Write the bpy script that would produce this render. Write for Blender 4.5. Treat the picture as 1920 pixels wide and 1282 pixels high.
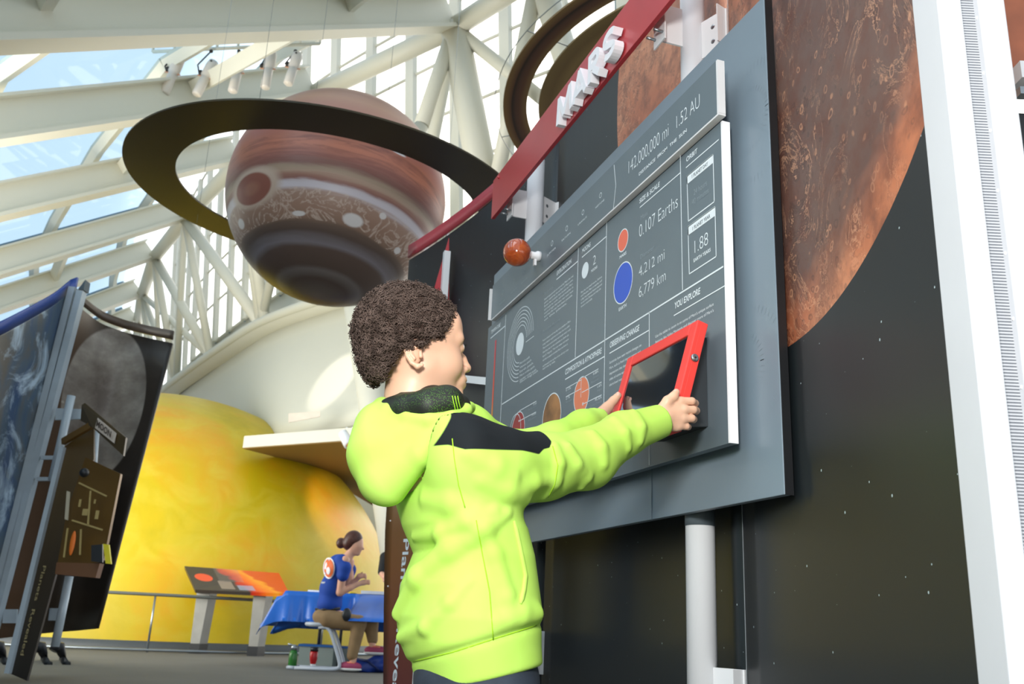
import bpy, math, random
import numpy as np
from mathutils import Vector, Matrix
random.seed(7); rng = np.random.default_rng(7)
sc = bpy.context.scene
for o in list(bpy.data.objects): bpy.data.objects.remove(o)
C = sc.collection

# ------------------------------------------------------------------ camera
EYE = .55                                    # camera height above the floor, metres
FPX = 1732.0
def _cr(px, py): return np.array([px-960., 641.-py, -FPX])
Zc = _cr(1223.9, -4993.3); Zc /= np.linalg.norm(Zc)
Yc = _cr(321.6, 1143.4); Yc -= Zc*(Yc@Zc); Yc /= np.linalg.norm(Yc)
Xc = np.cross(Yc, Zc)
M3 = np.array([Xc, Yc, Zc]); CAM = np.array([0, 0, EYE])
FH = -M3[:, 2].copy(); FH[2] = 0; FH /= np.linalg.norm(FH)      # level forward direction
RH = np.array([FH[1], -FH[0], 0.])
UP = np.array([0, 0, 1.])
def ray(px, py): return M3 @ _cr(px, py)
def onx(px, py, x): r = ray(px, py); return CAM+r*(x/r[0])
def ony(px, py, y): r = ray(px, py); return CAM+r*(y/r[1])
def onz(px, py, z): r = ray(px, py); return CAM+r*((z-EYE)/r[2])
def at(px, py, d): r = ray(px, py); return CAM+r*(d/(r@FH))       # point at level distance d
def mpx(p): return float(-(M3.T@(np.asarray(p)-CAM))[2])/FPX      # metres per pixel at p
cam = bpy.data.cameras.new('camera'); co = bpy.data.objects.new('camera', cam); C.objects.link(co)
cam.sensor_width = 36; cam.lens = FPX*36/1920; cam.clip_start = .05; cam.clip_end = 300
mw = Matrix.Identity(4)
for i in range(3):
    for j in range(3): mw[i][j] = M3[i, j]
    mw[i][3] = CAM[i]
co.matrix_world = mw
cam.dof.use_dof = True; cam.dof.focus_distance = 1.85; cam.dof.aperture_fstop = 9
sc.camera = co
sc.view_settings.view_transform = 'Standard'; sc.view_settings.look = 'None'
sc.view_settings.gamma = 1; sc.view_settings.use_curve_mapping = False
sc.view_settings.exposure = 0.5
# ------------------------------------------------------------------ sky
w = bpy.data.worlds.new('sky'); sc.world = w; w.use_nodes = True
nt = w.node_tree; nt.nodes.clear()
_o = nt.nodes.new('ShaderNodeOutputWorld'); _b = nt.nodes.new('ShaderNodeBackground')
_t = nt.nodes.new('ShaderNodeTexCoord'); _d = nt.nodes.new('ShaderNodeVectorMath'); _d.operation = 'DOT_PRODUCT'
_n = nt.nodes.new('ShaderNodeVectorMath'); _n.operation = 'NORMALIZE'
_r = nt.nodes.new('ShaderNodeValToRGB'); _m = nt.nodes.new('ShaderNodeMapRange')
nt.links.new(_t.outputs['Generated'], _n.inputs[0]); nt.links.new(_n.outputs[0], _d.inputs[0])
_d.inputs[1].default_value = (.55, .80, .25)                         # hazy bright side of the sky
nt.links.new(_d.outputs['Value'], _m.inputs['Value']); _m.inputs['From Min'].default_value = -1
nt.links.new(_m.outputs[0], _r.inputs[0]); nt.links.new(_r.outputs[0], _b.inputs[0])
_e = _r.color_ramp.elements
_e[0].position = .0; _e[0].color = (.62, .68, .72, 1)
_e[1].position = .97; _e[1].color = (2.6, 2.5, 2.3, 1)
_x = _e.new(.55); _x.color = (.62, .72, .82, 1)
_x = _e.new(.885); _x.color = (.80, .91, .99, 1)
_x = _e.new(.925); _x.color = (2.3, 2.25, 2.15, 1)
_b.inputs[1].default_value = 1.0; nt.links.new(_b.outputs[0], _o.inputs[0])
# ------------------------------------------------------------------ lights
def area(name, loc, target, size, power, col=(1, 1, 1), sy=None):
    l = bpy.data.lights.new(name, 'AREA'); l.energy = power; l.color = col; l.size = size
    if sy: l.shape = 'RECTANGLE'; l.size_y = sy
    o = bpy.data.objects.new(name, l); C.objects.link(o); o.location = loc
    o.rotation_euler = (Vector(target)-Vector(loc)).to_track_quat('-Z', 'Y').to_euler(); return o
def spot(name, loc, target, power, ang, col=(1, 1, 1), blend=.5, r=.05):
    l = bpy.data.lights.new(name, 'SPOT'); l.energy = power; l.color = col; l.spot_size = ang; l.spot_blend = blend; l.shadow_soft_size = r
    o = bpy.data.objects.new(name, l); C.objects.link(o); o.location = loc
    o.rotation_euler = (Vector(target)-Vector(loc)).to_track_quat('-Z', 'Y').to_euler(); return o
area('photo_flash_light', (-.35, -.25, 1.25), (.75, 1.75, .95), .35, 38, (1, .98, .95))
area('skylight_daylight', (-3, 2, 6), (1, 3, 0), 5, 170, (.95, .98, 1))
area('beam_fill_light', (-5, 11, 3), (1, 17, 10), 6, 820, (1, .97, .90))  # added fill lamp, aimed up to brighten the roof beams
_dl = at(655, 832, 14.6)
spot('soffit_warm_light', tuple(_dl), tuple(at(700, 985, 17)), 420, 1.3, (1, .50, .15))
spot('track_spot_light', tuple(at(430, 130, 11.5)), tuple(at(622, 700, 16.0)), 700, .22, (1, .93, .85))

# ------------------------------------------------------------------ materials
def lin(c):
    if isinstance(c, str): c = [int(c[i:i+2], 16) for i in (0, 2, 4)]
    c = [v/255 for v in c]
    return tuple((v/12.92 if v <= .04045 else ((v+.055)/1.055)**2.4) for v in c)+(1,)
class N:
    """small node-tree writer"""
    def __init__(s, name):
        s.m = bpy.data.materials.new(name); s.m.use_nodes = True; s.t = s.m.node_tree
        s.t.nodes.clear(); s.out = s.t.nodes.new('ShaderNodeOutputMaterial')
        s.p = s.t.nodes.new('ShaderNodeBsdfPrincipled'); s.t.links.new(s.p.outputs[0], s.out.inputs[0])
    def new(s, typ, **k):
        n = s.t.nodes.new('ShaderNode'+typ)
        for a, v in k.items(): setattr(n, a, v)
        return n
    def set(s, sock, v):
        if isinstance(v, bpy.types.NodeSocket): s.t.links.new(v, sock)
        else: sock.default_value = v
    def P(s, **k):
        for a, v in k.items(): s.set(s.p.inputs[a.replace('_', ' ')], v)
        return s
    def uv(s): return s.new('UVMap').outputs[0]
    def obj(s): return s.new('TexCoord').outputs['Object']
    def math(s, op, a, b=0., c=0., clamp=False):
        n = s.new('Math', operation=op); n.use_clamp = clamp
        s.set(n.inputs[0], a); s.set(n.inputs[1], b); s.set(n.inputs[2], c); return n.outputs[0]
    def vm(s, op, a, b=(0, 0, 0), out=0):
        n = s.new('VectorMath', operation=op); s.set(n.inputs[0], a); s.set(n.inputs[1], b); return n.outputs[out]
    def noise(s, vec, scale, detail=4, rough=.5, dist=0, out=0):
        n = s.new('TexNoise'); s.set(n.inputs['Vector'], vec)
        for a, v in (('Scale', scale), ('Detail', detail), ('Roughness', rough), ('Distortion', dist)): s.set(n.inputs[a], v)
        return n.outputs[out]
    def vor(s, vec, scale, feat='F1', out='Distance'):
        n = s.new('TexVoronoi', feature=feat); s.set(n.inputs['Vector'], vec); s.set(n.inputs['Scale'], scale); return n.outputs[out]
    def ramp(s, f, stops, interp='LINEAR'):
        n = s.new('ValToRGB'); s.set(n.inputs[0], f); e = n.color_ramp; e.interpolation = interp
        while len(e.elements) < len(stops): e.elements.new(.5)
        for el, (p, c) in zip(e.elements, stops): el.position = p; el.color = c if len(c) == 4 else tuple(c)+(1,)
        return n.outputs[0]
    def mix(s, f, a, b, mode='MIX'):
        n = s.new('Mix', data_type='RGBA', blend_type=mode); s.set(n.inputs[0], f); s.set(n.inputs[6], a); s.set(n.inputs[7], b); return n.outputs[2]
    def sep(s, v):
        n = s.new('SeparateXYZ'); s.set(n.inputs[0], v); return n.outputs
    def comb(s, x, y, z=0.):
        n = s.new('CombineXYZ'); s.set(n.inputs[0], x); s.set(n.inputs[1], y); s.set(n.inputs[2], z); return n.outputs[0]
    def bump(s, h, strength=.3, dist=.01):
        n = s.new('Bump'); s.set(n.inputs['Height'], h); n.inputs['Strength'].default_value = strength; n.inputs['Distance'].default_value = dist
        s.set(s.p.inputs['Normal'], n.outputs[0]); return s
def mat(name, col, rough=.5, metal=0., var=.06, scale=6., spec=.5, bump=0, bscale=60, bdist=.002, **k):
    n = N(name); c = lin(col)
    if var:
        f = n.noise(n.obj(), scale, 3)
        lo = tuple(x*(1-var) for x in c[:3])+(1,); hi = tuple(min(1, x*(1+var)) for x in c[:3])+(1,)
        c = n.ramp(f, [(.3, lo), (.7, hi)])
    n.P(Base_Color=c, Roughness=rough, Metallic=metal); n.p.inputs['Specular IOR Level'].default_value = spec
    if bump: n.bump(n.noise(n.obj(), bscale, 3), bump, bdist)
    n.P(**k); return n.m

# ------------------------------------------------------------------ mesh building
class MB:
    def __init__(s): s.v = []; s.f = []; s.mi = []; s.uv = {}; s.smooth = []
    def add(s, vs, fs, smooth=False, mi=0):
        b = len(s.v); s.v += [tuple(map(float, p)) for p in vs]
        for f in fs: s.f.append(tuple(b+i for i in f)); s.smooth.append(smooth); s.mi.append(mi)
        return s
    def box(s, c, size, ax=None, mi=0):
        c = np.array(c, float); X, Y, Z = ax if ax is not None else (np.eye(3))
        X, Y, Z = [np.array(a, float)*h/2 for a, h in zip((X, Y, Z), size)]
        vs = [c+i*X+j*Y+k*Z for i in (-1, 1) for j in (-1, 1) for k in (-1, 1)]
        return s.add(vs, [(0, 1, 3, 2), (4, 6, 7, 5), (0, 4, 5, 1), (2, 3, 7, 6), (0, 2, 6, 4), (1, 5, 7, 3)], mi=mi)
    def bar(s, a, b, w, h, up=UP, mi=0):
        """rectangular bar from a to b; w across, h along the up hint"""
        a = np.array(a, float); b = np.array(b, float); d = b-a; L = np.linalg.norm(d); d /= L
        x = np.cross(d, up); x /= np.linalg.norm(x); u = np.cross(x, d)
        return s.box((a+b)/2, (w, L, h), (x, d, u), mi)
    def tube(s, pts, r, n=12, caps=True, closed=False, mi=0, smooth=True):
        pts = [np.array(p, float) for p in pts]; m = len(pts)
        rr = r if hasattr(r, '__len__') else [r]*m; vs = []; fs = []
        up = None
        for i, p in enumerate(pts):
            if closed: t = pts[(i+1) % m]-pts[i-1]
            else: t = pts[min(i+1, m-1)]-pts[max(i-1, 0)]
            t /= np.linalg.norm(t)+1e-12
            if up is None:
                up = np.cross(t, [0, 0, 1]) if abs(t[2]) < .9 else np.cross(t, [1, 0, 0])
            up = up-t*(up@t); up /= np.linalg.norm(up); v2 = np.cross(t, up)
            for k in range(n):
                a = 2*math.pi*k/n; vs.append(p+rr[i]*(math.cos(a)*up+math.sin(a)*v2))
        M_ = m if closed else m-1
        for i in range(M_):
            for k in range(n):
                a, b = i*n+k, i*n+(k+1) % n; c2, d2 = ((i+1) % m)*n+(k+1) % n, ((i+1) % m)*n+k
                fs.append((a, b, c2, d2))
        s.add(vs, fs, smooth, mi)
        if caps and not closed:
            b0 = len(s.v)-len(vs)
            s.f.append(tuple(b0+k for k in reversed(range(n)))); s.f.append(tuple(b0+(m-1)*n+k for k in range(n)))
            s.smooth += [False, False]; s.mi += [mi, mi]
        return s
    def lathe(s, o, prof, n=24, ax=(0, 0, 1), mi=0, smooth=True):
        o = np.array(o, float); ax = np.array(ax, float); ax /= np.linalg.norm(ax)
        u = np.cross(ax, [1, 0, 0] if abs(ax[0]) < .9 else [0, 1, 0]); u /= np.linalg.norm(u); v = np.cross(ax, u)
        vs = []; fs = []
        for r, z in prof:
            for k in range(n):
                a = 2*math.pi*k/n; vs.append(o+ax*z+r*(math.cos(a)*u+math.sin(a)*v))
        for i in range(len(prof)-1):
            for k in range(n): fs.append((i*n+k, i*n+(k+1) % n, (i+1)*n+(k+1) % n, (i+1)*n+k))
        fs.append(tuple(reversed(range(n)))); fs.append(tuple((len(prof)-1)*n+k for k in range(n)))
        return s.add(vs, fs, smooth, mi)
    def ball(s, c, r, n=16, m=10, ax=None, mi=0):
        c = np.array(c, float); r = (r, r, r) if not hasattr(r, '__len__') else r
        A = ax if ax is not None else np.eye(3); vs = [c+r[2]*np.array(A[2])]; fs = []
        for j in range(1, m):
            t = math.pi*j/m
            for k in range(n):
                a = 2*math.pi*k/n
                vs.append(c+r[0]*math.sin(t)*math.cos(a)*np.array(A[0])+r[1]*math.sin(t)*math.sin(a)*np.array(A[1])+r[2]*math.cos(t)*np.array(A[2]))
        vs.append(c-r[2]*np.array(A[2]))
        for k in range(n): fs.append((0, 1+k, 1+(k+1) % n))
        for j in range(m-2):
            for k in range(n): a = 1+j*n; fs.append((a+k, a+n+k, a+n+(k+1) % n, a+(k+1) % n))
        a = 1+(m-2)*n
        for k in range(n): fs.append((a+k, len(vs)-1, a+(k+1) % n))
        return s.add(vs, fs, True, mi)
    def prism(s, poly, off, mi=0, smooth=False):
        """closed outline (3-d points) pushed along off"""
        n = len(poly); P = [np.array(p, float) for p in poly]; off = np.array(off, float)
        fs = [tuple(reversed(range(n))), tuple(range(n, 2*n))]+[(i, (i+1) % n, n+(i+1) % n, n+i) for i in range(n)]
        return s.add(P+[p+off for p in P], fs, smooth, mi)
    def grid(s, rows, smooth=True, mi=0, close=False):
        nr = len(rows); nc = len(rows[0]); fs = []
        for i in range(nr-1):
            for j in range(nc if close else nc-1): fs.append((i*nc+j, i*nc+(j+1) % nc, (i+1)*nc+(j+1) % nc, (i+1)*nc+j))
        return s.add([p for r in rows for p in r], fs, smooth, mi)
    def slab(s, rows, off, smooth=True, mi=0):
        """thick sheet: grid of points and the same grid pushed by off(point)"""
        nr = len(rows); nc = len(rows[0]); n = nr*nc
        A = [np.array(p, float) for r in rows for p in r]; B = [p+(off(p) if callable(off) else np.array(off)) for p in A]; fs = []
        for i in range(nr-1):
            for j in range(nc-1):
                q = (i*nc+j, i*nc+j+1, (i+1)*nc+j+1, (i+1)*nc+j); fs += [q, tuple(n+k for k in reversed(q))]
        ed = [j for j in range(nc)]+[i*nc+nc-1 for i in range(1, nr)]+[(nr-1)*nc+j for j in range(nc-2, -1, -1)]+[i*nc for i in range(nr-2, 0, -1)]
        for a, b in zip(ed, ed[1:]+ed[:1]): fs.append((b, a, n+a, n+b))
        return s.add(A+B, fs, smooth, mi)
def root_of(o):
    while o.parent: o = o.parent
    return o
def obj(name, mb, m, parent=None, uvf=None, bevel=0, attrs=None):
    V = np.array(mb.v, float)
    base = np.array(root_of(parent).location) if parent else np.zeros(3)
    me = bpy.data.meshes.new(name); me.from_pydata([tuple(p) for p in V-base], [], mb.f)
    me.polygons.foreach_set('use_smooth', mb.smooth); me.polygons.foreach_set('material_index', mb.mi)
    for mm in (m if isinstance(m, (list, tuple)) else [m]): me.materials.append(mm)
    if uvf:
        L = me.uv_layers.new(name='UVMap'); idx = np.zeros(len(me.loops), int); me.loops.foreach_get('vertex_index', idx)
        uv = np.array([uvf(V[i]) for i in range(len(V))])[idx]; L.data.foreach_set('uv', uv.ravel())
    for k, a in (attrs or {}).items():
        at_ = me.attributes.new(k, 'FLOAT', 'POINT'); at_.data.foreach_set('value', np.asarray(a, float))
    me.validate(); me.update()
    o = bpy.data.objects.new(name, me); C.objects.link(o)
    if parent: o.parent = parent
    if bevel:
        b = o.modifiers.new('bevel', 'BEVEL'); b.width = bevel; b.segments = 2; b.limit_method = 'ANGLE'
    return o
def tag(o, label=None, cat=None, group=None, kind=None):
    for k, v in (('label', label), ('category', cat), ('group', group), ('kind', kind)):
        if v: o[k] = v
    return o
def thing(name, label, cat, loc=(0, 0, 0), group=None, kind=None):
    o = bpy.data.objects.new(name, None); C.objects.link(o); o.location = tuple(map(float, loc)); o.empty_display_size = .1
    return tag(o, label, cat, group, kind)
def struct(name, loc=(0, 0, 0)):
    o = bpy.data.objects.new(name, None); C.objects.link(o); o.location = tuple(map(float, loc)); o['kind'] = 'structure'; return o
def copy_tree(o, parent=None):
    c = o.copy(); C.objects.link(c)
    if parent: c.parent = parent
    for ch in list(o.children): copy_tree(ch, c)
    return c
_fc = {}
def glyphs(txt, bold=0., extrude=0.):
    """outline of a text in the built-in font: vertices (n,3), faces, flattened to its bounding box"""
    key = (txt, bold, extrude)
    if key not in _fc:
        cu = bpy.data.curves.new('t', 'FONT'); cu.body = txt; cu.offset = bold; cu.extrude = extrude; cu.resolution_u = 4
        o = bpy.data.objects.new('t', cu); C.objects.link(o)
        me = bpy.data.meshes.new_from_object(o, depsgraph=bpy.context.evaluated_depsgraph_get())
        V = np.zeros(len(me.vertices)*3); me.vertices.foreach_get('co', V); V = V.reshape(-1, 3)
        F = [tuple(p.vertices) for p in me.polygons]
        bpy.data.objects.remove(o); bpy.data.curves.remove(cu); bpy.data.meshes.remove(me); _fc[key] = (V, F)
    return _fc[key]
def write(mb, txt, o, X, Yv, width, cap, bold=0., depth=0., n=None, slant=0., mi=0):
    """lay txt from point o along X with capital height cap and total width"""
    V, F = glyphs(txt, bold, .5 if depth else 0.)
    if not len(V): return
    x0, x1 = V[:, 0].min(), V[:, 0].max(); ref = glyphs('H', bold, 0.)[0]; y1 = ref[:, 1].max()
    X = np.array(X, float); Yv = np.array(Yv, float); n = np.array(n, float) if n is not None else np.cross(X, Yv)
    sx = width/(x1-x0); sy = cap/y1
    P = [np.array(o)+X*((v[0]-x0)*sx+slant*v[1]*sy)+Yv*v[1]*sy+n*(v[2]+(.5 if depth else 0))*depth for v in V]
    mb.add(P, F, mi=mi)
# ================================================================== materials of the near display
def m_board():
    n = N('grey_board'); f = n.noise(n.obj(), 2.2, 3)
    n.P(Base_Color=n.ramp(f, [(.3, lin('71808b')), (.7, lin('7b8b97'))]), Roughness=.33); n.p.inputs['Specular IOR Level'].default_value = .6
    return n.m
M_board = m_board()
M_panel = mat('slate_panel', '626f76', .36, var=.04, spec=.55)
M_edge = mat('white_edge', 'f2f2f4', .45, var=.02)
M_black = mat('black_edge', '191a1c', .4, var=.1)
M_print = mat('white_print', 'e3ebee', .5, var=0)
M_dim = mat('grey_print', '8a979d', .5, var=0)
M_white = mat('white_powdercoat', 'e6e8ea', .3, var=.02)
M_red = mat('red_sign', 'b83a40', .3, var=.05, spec=.6)
M_redtab = mat('red_enclosure', 'f0443c', .38, var=.03)
M_steel = mat('steel', '9aa0a4', .3, .9, var=.05)
M_grey = mat('plain_grey', '5f6a70', .35, var=.04)

# ================================================================== curved mural with the red planet
MX, MY, MR = 1.23, 2.7, 5.0
def mur(s, z, d=0.): a = s/MR; r = MR-d; return np.array([MX-MR+r*math.cos(a), MY+r*math.sin(a), z])
def m_mars():
    n = N('mars_mural'); uv = n.uv(); DC = (-1.294, 1.74+EYE, 0)
    v = n.vm('SUBTRACT', uv, DC); L = n.vm('LENGTH', v, out=1)
    disc = n.math('LESS_THAN', L, 1.189)
    nz = n.noise(uv, 1.7, 6, .55, .6); big = n.noise(n.vm('ADD', uv, (3.1, 1.4, 0)), 1.05, 5, .6, .8); fine = n.noise(uv, 16, 6, .6)
    base = n.ramp(nz, [(.28, lin('9a5236')), (.5, lin('c0744e')), (.7, lin('de9872'))])
    # dark region on the lower right half, as on the photographed planet
    dd = n.vm('LENGTH', n.vm('SUBTRACT', n.vm('MULTIPLY', uv, (1.0, .8, 1)), (-1.47, 1.72*.8, 0)), out=1)
    dk = n.math('ADD', n.math('MULTIPLY', n.math('SUBTRACT', .50, dd), 2.2), n.math('MULTIPLY', n.math('SUBTRACT', big, .5), 2.6), clamp=True)
    dk = n.ramp(dk, [(.12, (0, 0, 0)), (.5, (1, 1, 1))])
    c = n.mix(n.math('MULTIPLY', dk, .85), base, lin('4c4442'))
    c = n.mix(n.ramp(fine, [(.42, (0, 0, 0)), (.66, (.65, .65, .65))]), c, lin('643626'))
    # craters: thin light and dark rims, printed
    vd = n.vor(n.vm('ADD', uv, n.vm('MULTIPLY', n.noise(uv, 6, 3, out=1), (.09, .09, .09))), 24)
    cr = n.ramp(vd, [(.10, (0, 0, 0)), (.17, (1, 1, 1)), (.23, (0, 0, 0))])
    msk = n.ramp(n.noise(uv, 3.1, 4), [(.42, (0, 0, 0)), (.55, (1, 1, 1))])
    c = n.mix(n.math('MULTIPLY', n.math('MULTIPLY', cr, msk), .5), c, lin('e8a880'))
    vd2 = n.vor(n.vm('ADD', uv, n.vm('MULTIPLY', n.noise(uv, 11, 3, out=1), (.07, .07, .07))), 31); cr2 = n.ramp(vd2, [(.10, (0, 0, 0)), (.2, (1, 1, 1)), (.28, (0, 0, 0))])
    c = n.mix(n.math('MULTIPLY', n.math('MULTIPLY', cr2, msk), .5), c, lin('2f2422'))
    rg_ = n.noise(n.vm('MULTIPLY', uv, (1.0, .7, 1)), 7.5, 7, .68, 1.4); rm = n.ramp(n.noise(uv, 2.1, 3), [(.42, (0, 0, 0)), (.6, (1, 1, 1))])
    c = n.mix(n.math('MULTIPLY', n.ramp(rg_, [(.485, (0, 0, 0)), (.5, (.8, .8, .8)), (.512, (0, 0, 0))]), rm), c, lin('f0b48c'))
    c = n.mix(n.math('MULTIPLY', n.ramp(rg_, [(.512, (0, 0, 0)), (.53, (.75, .75, .75)), (.55, (0, 0, 0))]), rm), c, lin('3c2620'))
    # canyon system: dark wiggly streak across the disc
    u = n.sep(uv); wob = n.math('MULTIPLY', n.math('SUBTRACT', n.noise(uv, 4.5, 5, .65), .5), .30)
    ln = n.math('ABSOLUTE', n.math('ADD', n.math('SUBTRACT', n.math('ADD', u[1], n.math('MULTIPLY', u[0], .42)), 1.28+EYE-.49-.0), wob))
    cv = n.ramp(ln, [(.0, (1, 1, 1)), (.035, (.75, .75, .75)), (.055, (0, 0, 0))])
    lim = n.math('MULTIPLY', n.math('LESS_THAN', u[0], -.85), n.math('GREATER_THAN', u[0], -1.62))
    c = n.mix(n.math('MULTIPLY', n.math('MULTIPLY', cv, lim), n.ramp(fine, [(.4, (.3, .3, .3)), (.6, (1, 1, 1))])), c, lin('3a2a26'))
    # space with stars
    sky = n.ramp(n.noise(uv, .9, 2), [(.3, lin('15191b')), (.7, lin('1c2326'))])
    vs_ = n.new('TexVoronoi', feature='F1'); vs_.voronoi_dimensions = '2D'; n.set(vs_.inputs['Vector'], uv); vs_.inputs['Scale'].default_value = 11
    st, br = vs_.outputs['Distance'], vs_.outputs['Color']; rr = n.math('MULTIPLY', n.sep(br)[0], .042)
    star = n.math('LESS_THAN', st, n.math('SUBTRACT', rr, .016))
    sky = n.mix(n.math('MULTIPLY', star, .9), sky, lin('b4c8cc'))
    col = n.mix(disc, sky, c)
    n.P(Base_Color=col, Roughness=.40); n.p.inputs['Specular IOR Level'].default_value = .55
    n.bump(n.math('MULTIPLY', n.noise(uv, 40, 2), .2), .02, .001)
    return n.m
M_mars = m_mars()
mural = thing('planet_mural', 'tall curved dark mural printed with a huge orange brown planet and stars', 'mural', mur(0, 0))
def topz(s_): return EYE+1.803+.0766*(1.78-s_)
for a, b in ((-1.93, -.962), (-.958, .404), (.408, 1.78)):
    k = max(6, int((b-a)*14)); rows = []
    for z, e in ((.12, -.16), (.55, -.09), (.9, -.045), (1.7, -.01), (None, 0)):
        b2 = b+e if b > 1.7 else b; rows.append([mur(a+(b2-a)*i/k, z or topz(a+(b2-a)*i/k)) for i in range(k+1)])
    mb = MB().slab(rows, lambda p: -np.array([math.cos(math.asin((p[1]-MY)/MR)), (p[1]-MY)/MR, 0])*-.012)
    obj('mural_panel', mb, M_mars, mural, uvf=lambda p: (MR*math.asin(max(-1, min(1, (p[1]-MY)/MR))), p[2]))
rows = [[mur(-1.93+3.72*i/40, topz(-1.93+3.72*i/40)+z, .004) for i in range(41)] for z in (.016, .086)]
obj('top_trim', MB().slab(rows, lambda p: np.array([.012, 0, 0])), mat('red_trim', 'b8454f', .35, var=.04), mural)
for s in (.0, 1.45, 1.0, -.9, -1.5): obj('trim_clip', MB().bar(mur(s, topz(s)-.01, -.016), mur(s, topz(s)+.05, -.016), .02, .01, (1, 0, 0)), M_edge, mural)
mb = MB(); mb.bar(mur(-.96, .12, .001), mur(-.96, topz(-.96), .001), .0016, .001, (1, 0, 0)); obj('seam', mb, mat('seam_grey', '8b9296', .4), mural)

# side strip with its vertical title
n = N('strip_gradient'); g = n.sep(n.obj())[2]
n.P(Base_Color=n.ramp(n.math('DIVIDE', g, 1.3), [(.0, lin('5c2430')), (.3, lin('6e3222')), (.6, lin('84501e')), (1, lin('7c5a2a'))]), Roughness=.4)
rows = []
for z, e in ((0, -.175), (.3, -.12), (.6, -.075), (.95, -.03), (1.3, -.015)): rows.append([mur(1.34+(1.79+e-1.34)*i/6, z, .02) for i in range(7)])
strip = obj('title_strip', MB().slab(rows, lambda p: np.array([.014, 0, 0])), n.m, mural)
mb = MB(); s0 = MR*math.asin((ony(756.5, 1026, 4.22)[1]-MY)/MR); tz0 = EYE+.36; a_ = mur(1.585, 0, .0215); t_ = mur(1.6, 0, .0215)-a_; t_[2] = 0; t_ /= np.linalg.norm(t_)
a_[2] = tz0; write(mb, 'Planets  Revealed', a_, (0, 0, -1), -t_, .80, .05, .012)
obj('title_lettering', mb, M_print, strip)
for z in (.25, .7, 1.0, 1.2): obj('screw', MB().ball(mur(1.745-(1.3-z)*.09, z, .021), .004, 8, 6), M_edge, strip)
# white frame behind the panel's far end: post, crossbar and red sail plate
py_ = 4.02; ff = thing('side_frame', 'slim white square post with crossbar and red triangular plate behind the boy', 'frame', (1.03, py_, 0))
pq = ony(838, 472, py_); obj('post', MB().box((pq[0], py_, pq[2]/2), (.03, .03, pq[2])), M_white, ff)
tq = [ony(842, 445, py_+.02), ony(842, 700, py_+.02), ony(760, 700, py_+.02), ony(800, 590, py_+.02)]; obj('plate', MB().prism(tq, (0, .008, 0)), M_red, ff)
c1_, c2_ = ony(800, 703, py_-.02), np.array([1.07, 3.30, 0]); c2_ = onx(925, 716, 1.07); obj('crossbar', MB().bar(c1_, c2_, .02, .03), M_white, ff)

# tall end frame of white posts around a perforated strip, right of the mural
M_post0 = mat('white_post', 'c6c9cd', .5, var=.02)
def m_perf():
    n = N('perforated_strip'); o = n.sep(n.obj())
    z = n.math('FRACT', n.math('MULTIPLY', o[2], 250.)); sx = n.math('ABSOLUTE', n.math('SUBTRACT', z, .5))
    n.P(Base_Color=n.ramp(sx, [(.2, lin('5c6067')), (.30, lin('b4b7bb'))]), Roughness=.4); return n.m
d0 = 1.035
def fpt(px, d=d0, z=0.): p = at(px, 641, d); return np.array([p[0], p[1], z])
fr = thing('frame_post', 'tall white double frame post with perforated strip at the right end of the mural', 'frame', fpt(1870))
for a, b, dd in ((1826, 1876, 0.), (1912, 1968, 0.)):
    p, q = fpt(a), fpt(b); mb = MB().prism([p, q, q+FH*.07, p+FH*.07], (0, 0, 3.2)); obj('post', mb, M_post0, fr, bevel=.002)
p, q = fpt(1874, d0+.012), fpt(1914, d0+.012); obj('perforated_strip', MB().prism([p, q, q+FH*.003, p+FH*.003], (0, 0, 3.2)), m_perf(), fr)
for k in range(12):
    z = .35+k*.083*1.02+.0; c = fpt(1907, d0+.008, z+.24); obj('rivet', MB().ball(c, .003, 10, 6), M_white, fr)
obj('edge_bead', MB().tube([fpt(1913.5, d0-.001, 0), fpt(1913.5, d0-.001, 3.2)], .0012, 6), M_white, fr)
# neighbouring exhibit glimpsed at the far right
nb = thing('neighbour_panel', 'dark exhibit panel with white crossbar glimpsed at the top right corner', 'panel', fpt(1985, 1.5))
p, q = at(1925, 400, 1.5), at(2250, 400, 1.5); p[2] = q[2] = 0
obj('panel', MB().prism([p, q, q+FH*.01, p+FH*.01], (0, 0, 1.50)), M_black, nb)
p[2] = q[2] = 1.55; obj('graphic', MB().prism([p, q, q+FH*.01, p+FH*.01], (0, 0, .5)), mat('rust_graphic', 'a35b3a', .4, var=.3, scale=9), nb)
obj('crossbar', MB().prism([p-FH*.04, q-FH*.04, q, p], (0, 0, .035)), M_white, nb)
obj('fixture', MB().bar(p-UP*.02+RH*.0-FH*.02, p-UP*.02+RH*.1-FH*.02, .02, .015), M_steel, nb)

# ================================================================== info stand
PX = 1.0
def pp(px, py, x=PX): return onx(px, py, x)
stand = thing('info_stand', 'grey panel stand on two white poles with white chart printing and red sign above', 'display stand', (1.1, 2.4, 0))
def rect(mb, x0, x1, ya, yb, za, zb, mi=0): return mb.box(((x0+x1)/2, (ya+yb)/2, (za+zb)/2), (abs(x1-x0), abs(yb-ya), abs(zb-za)), mi=mi)
ZB, ZT = EYE+.2565, EYE+1.3555
bb = obj('backing_board', rect(MB(), 1.045, 1.062, 1.463, 3.345, ZB, ZT), [M_board], stand, bevel=.0015)
obj('board_edge', rect(MB(), 1.047, 1.0655, 1.4615, 1.4635, ZB, ZT), M_black, bb)
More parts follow.
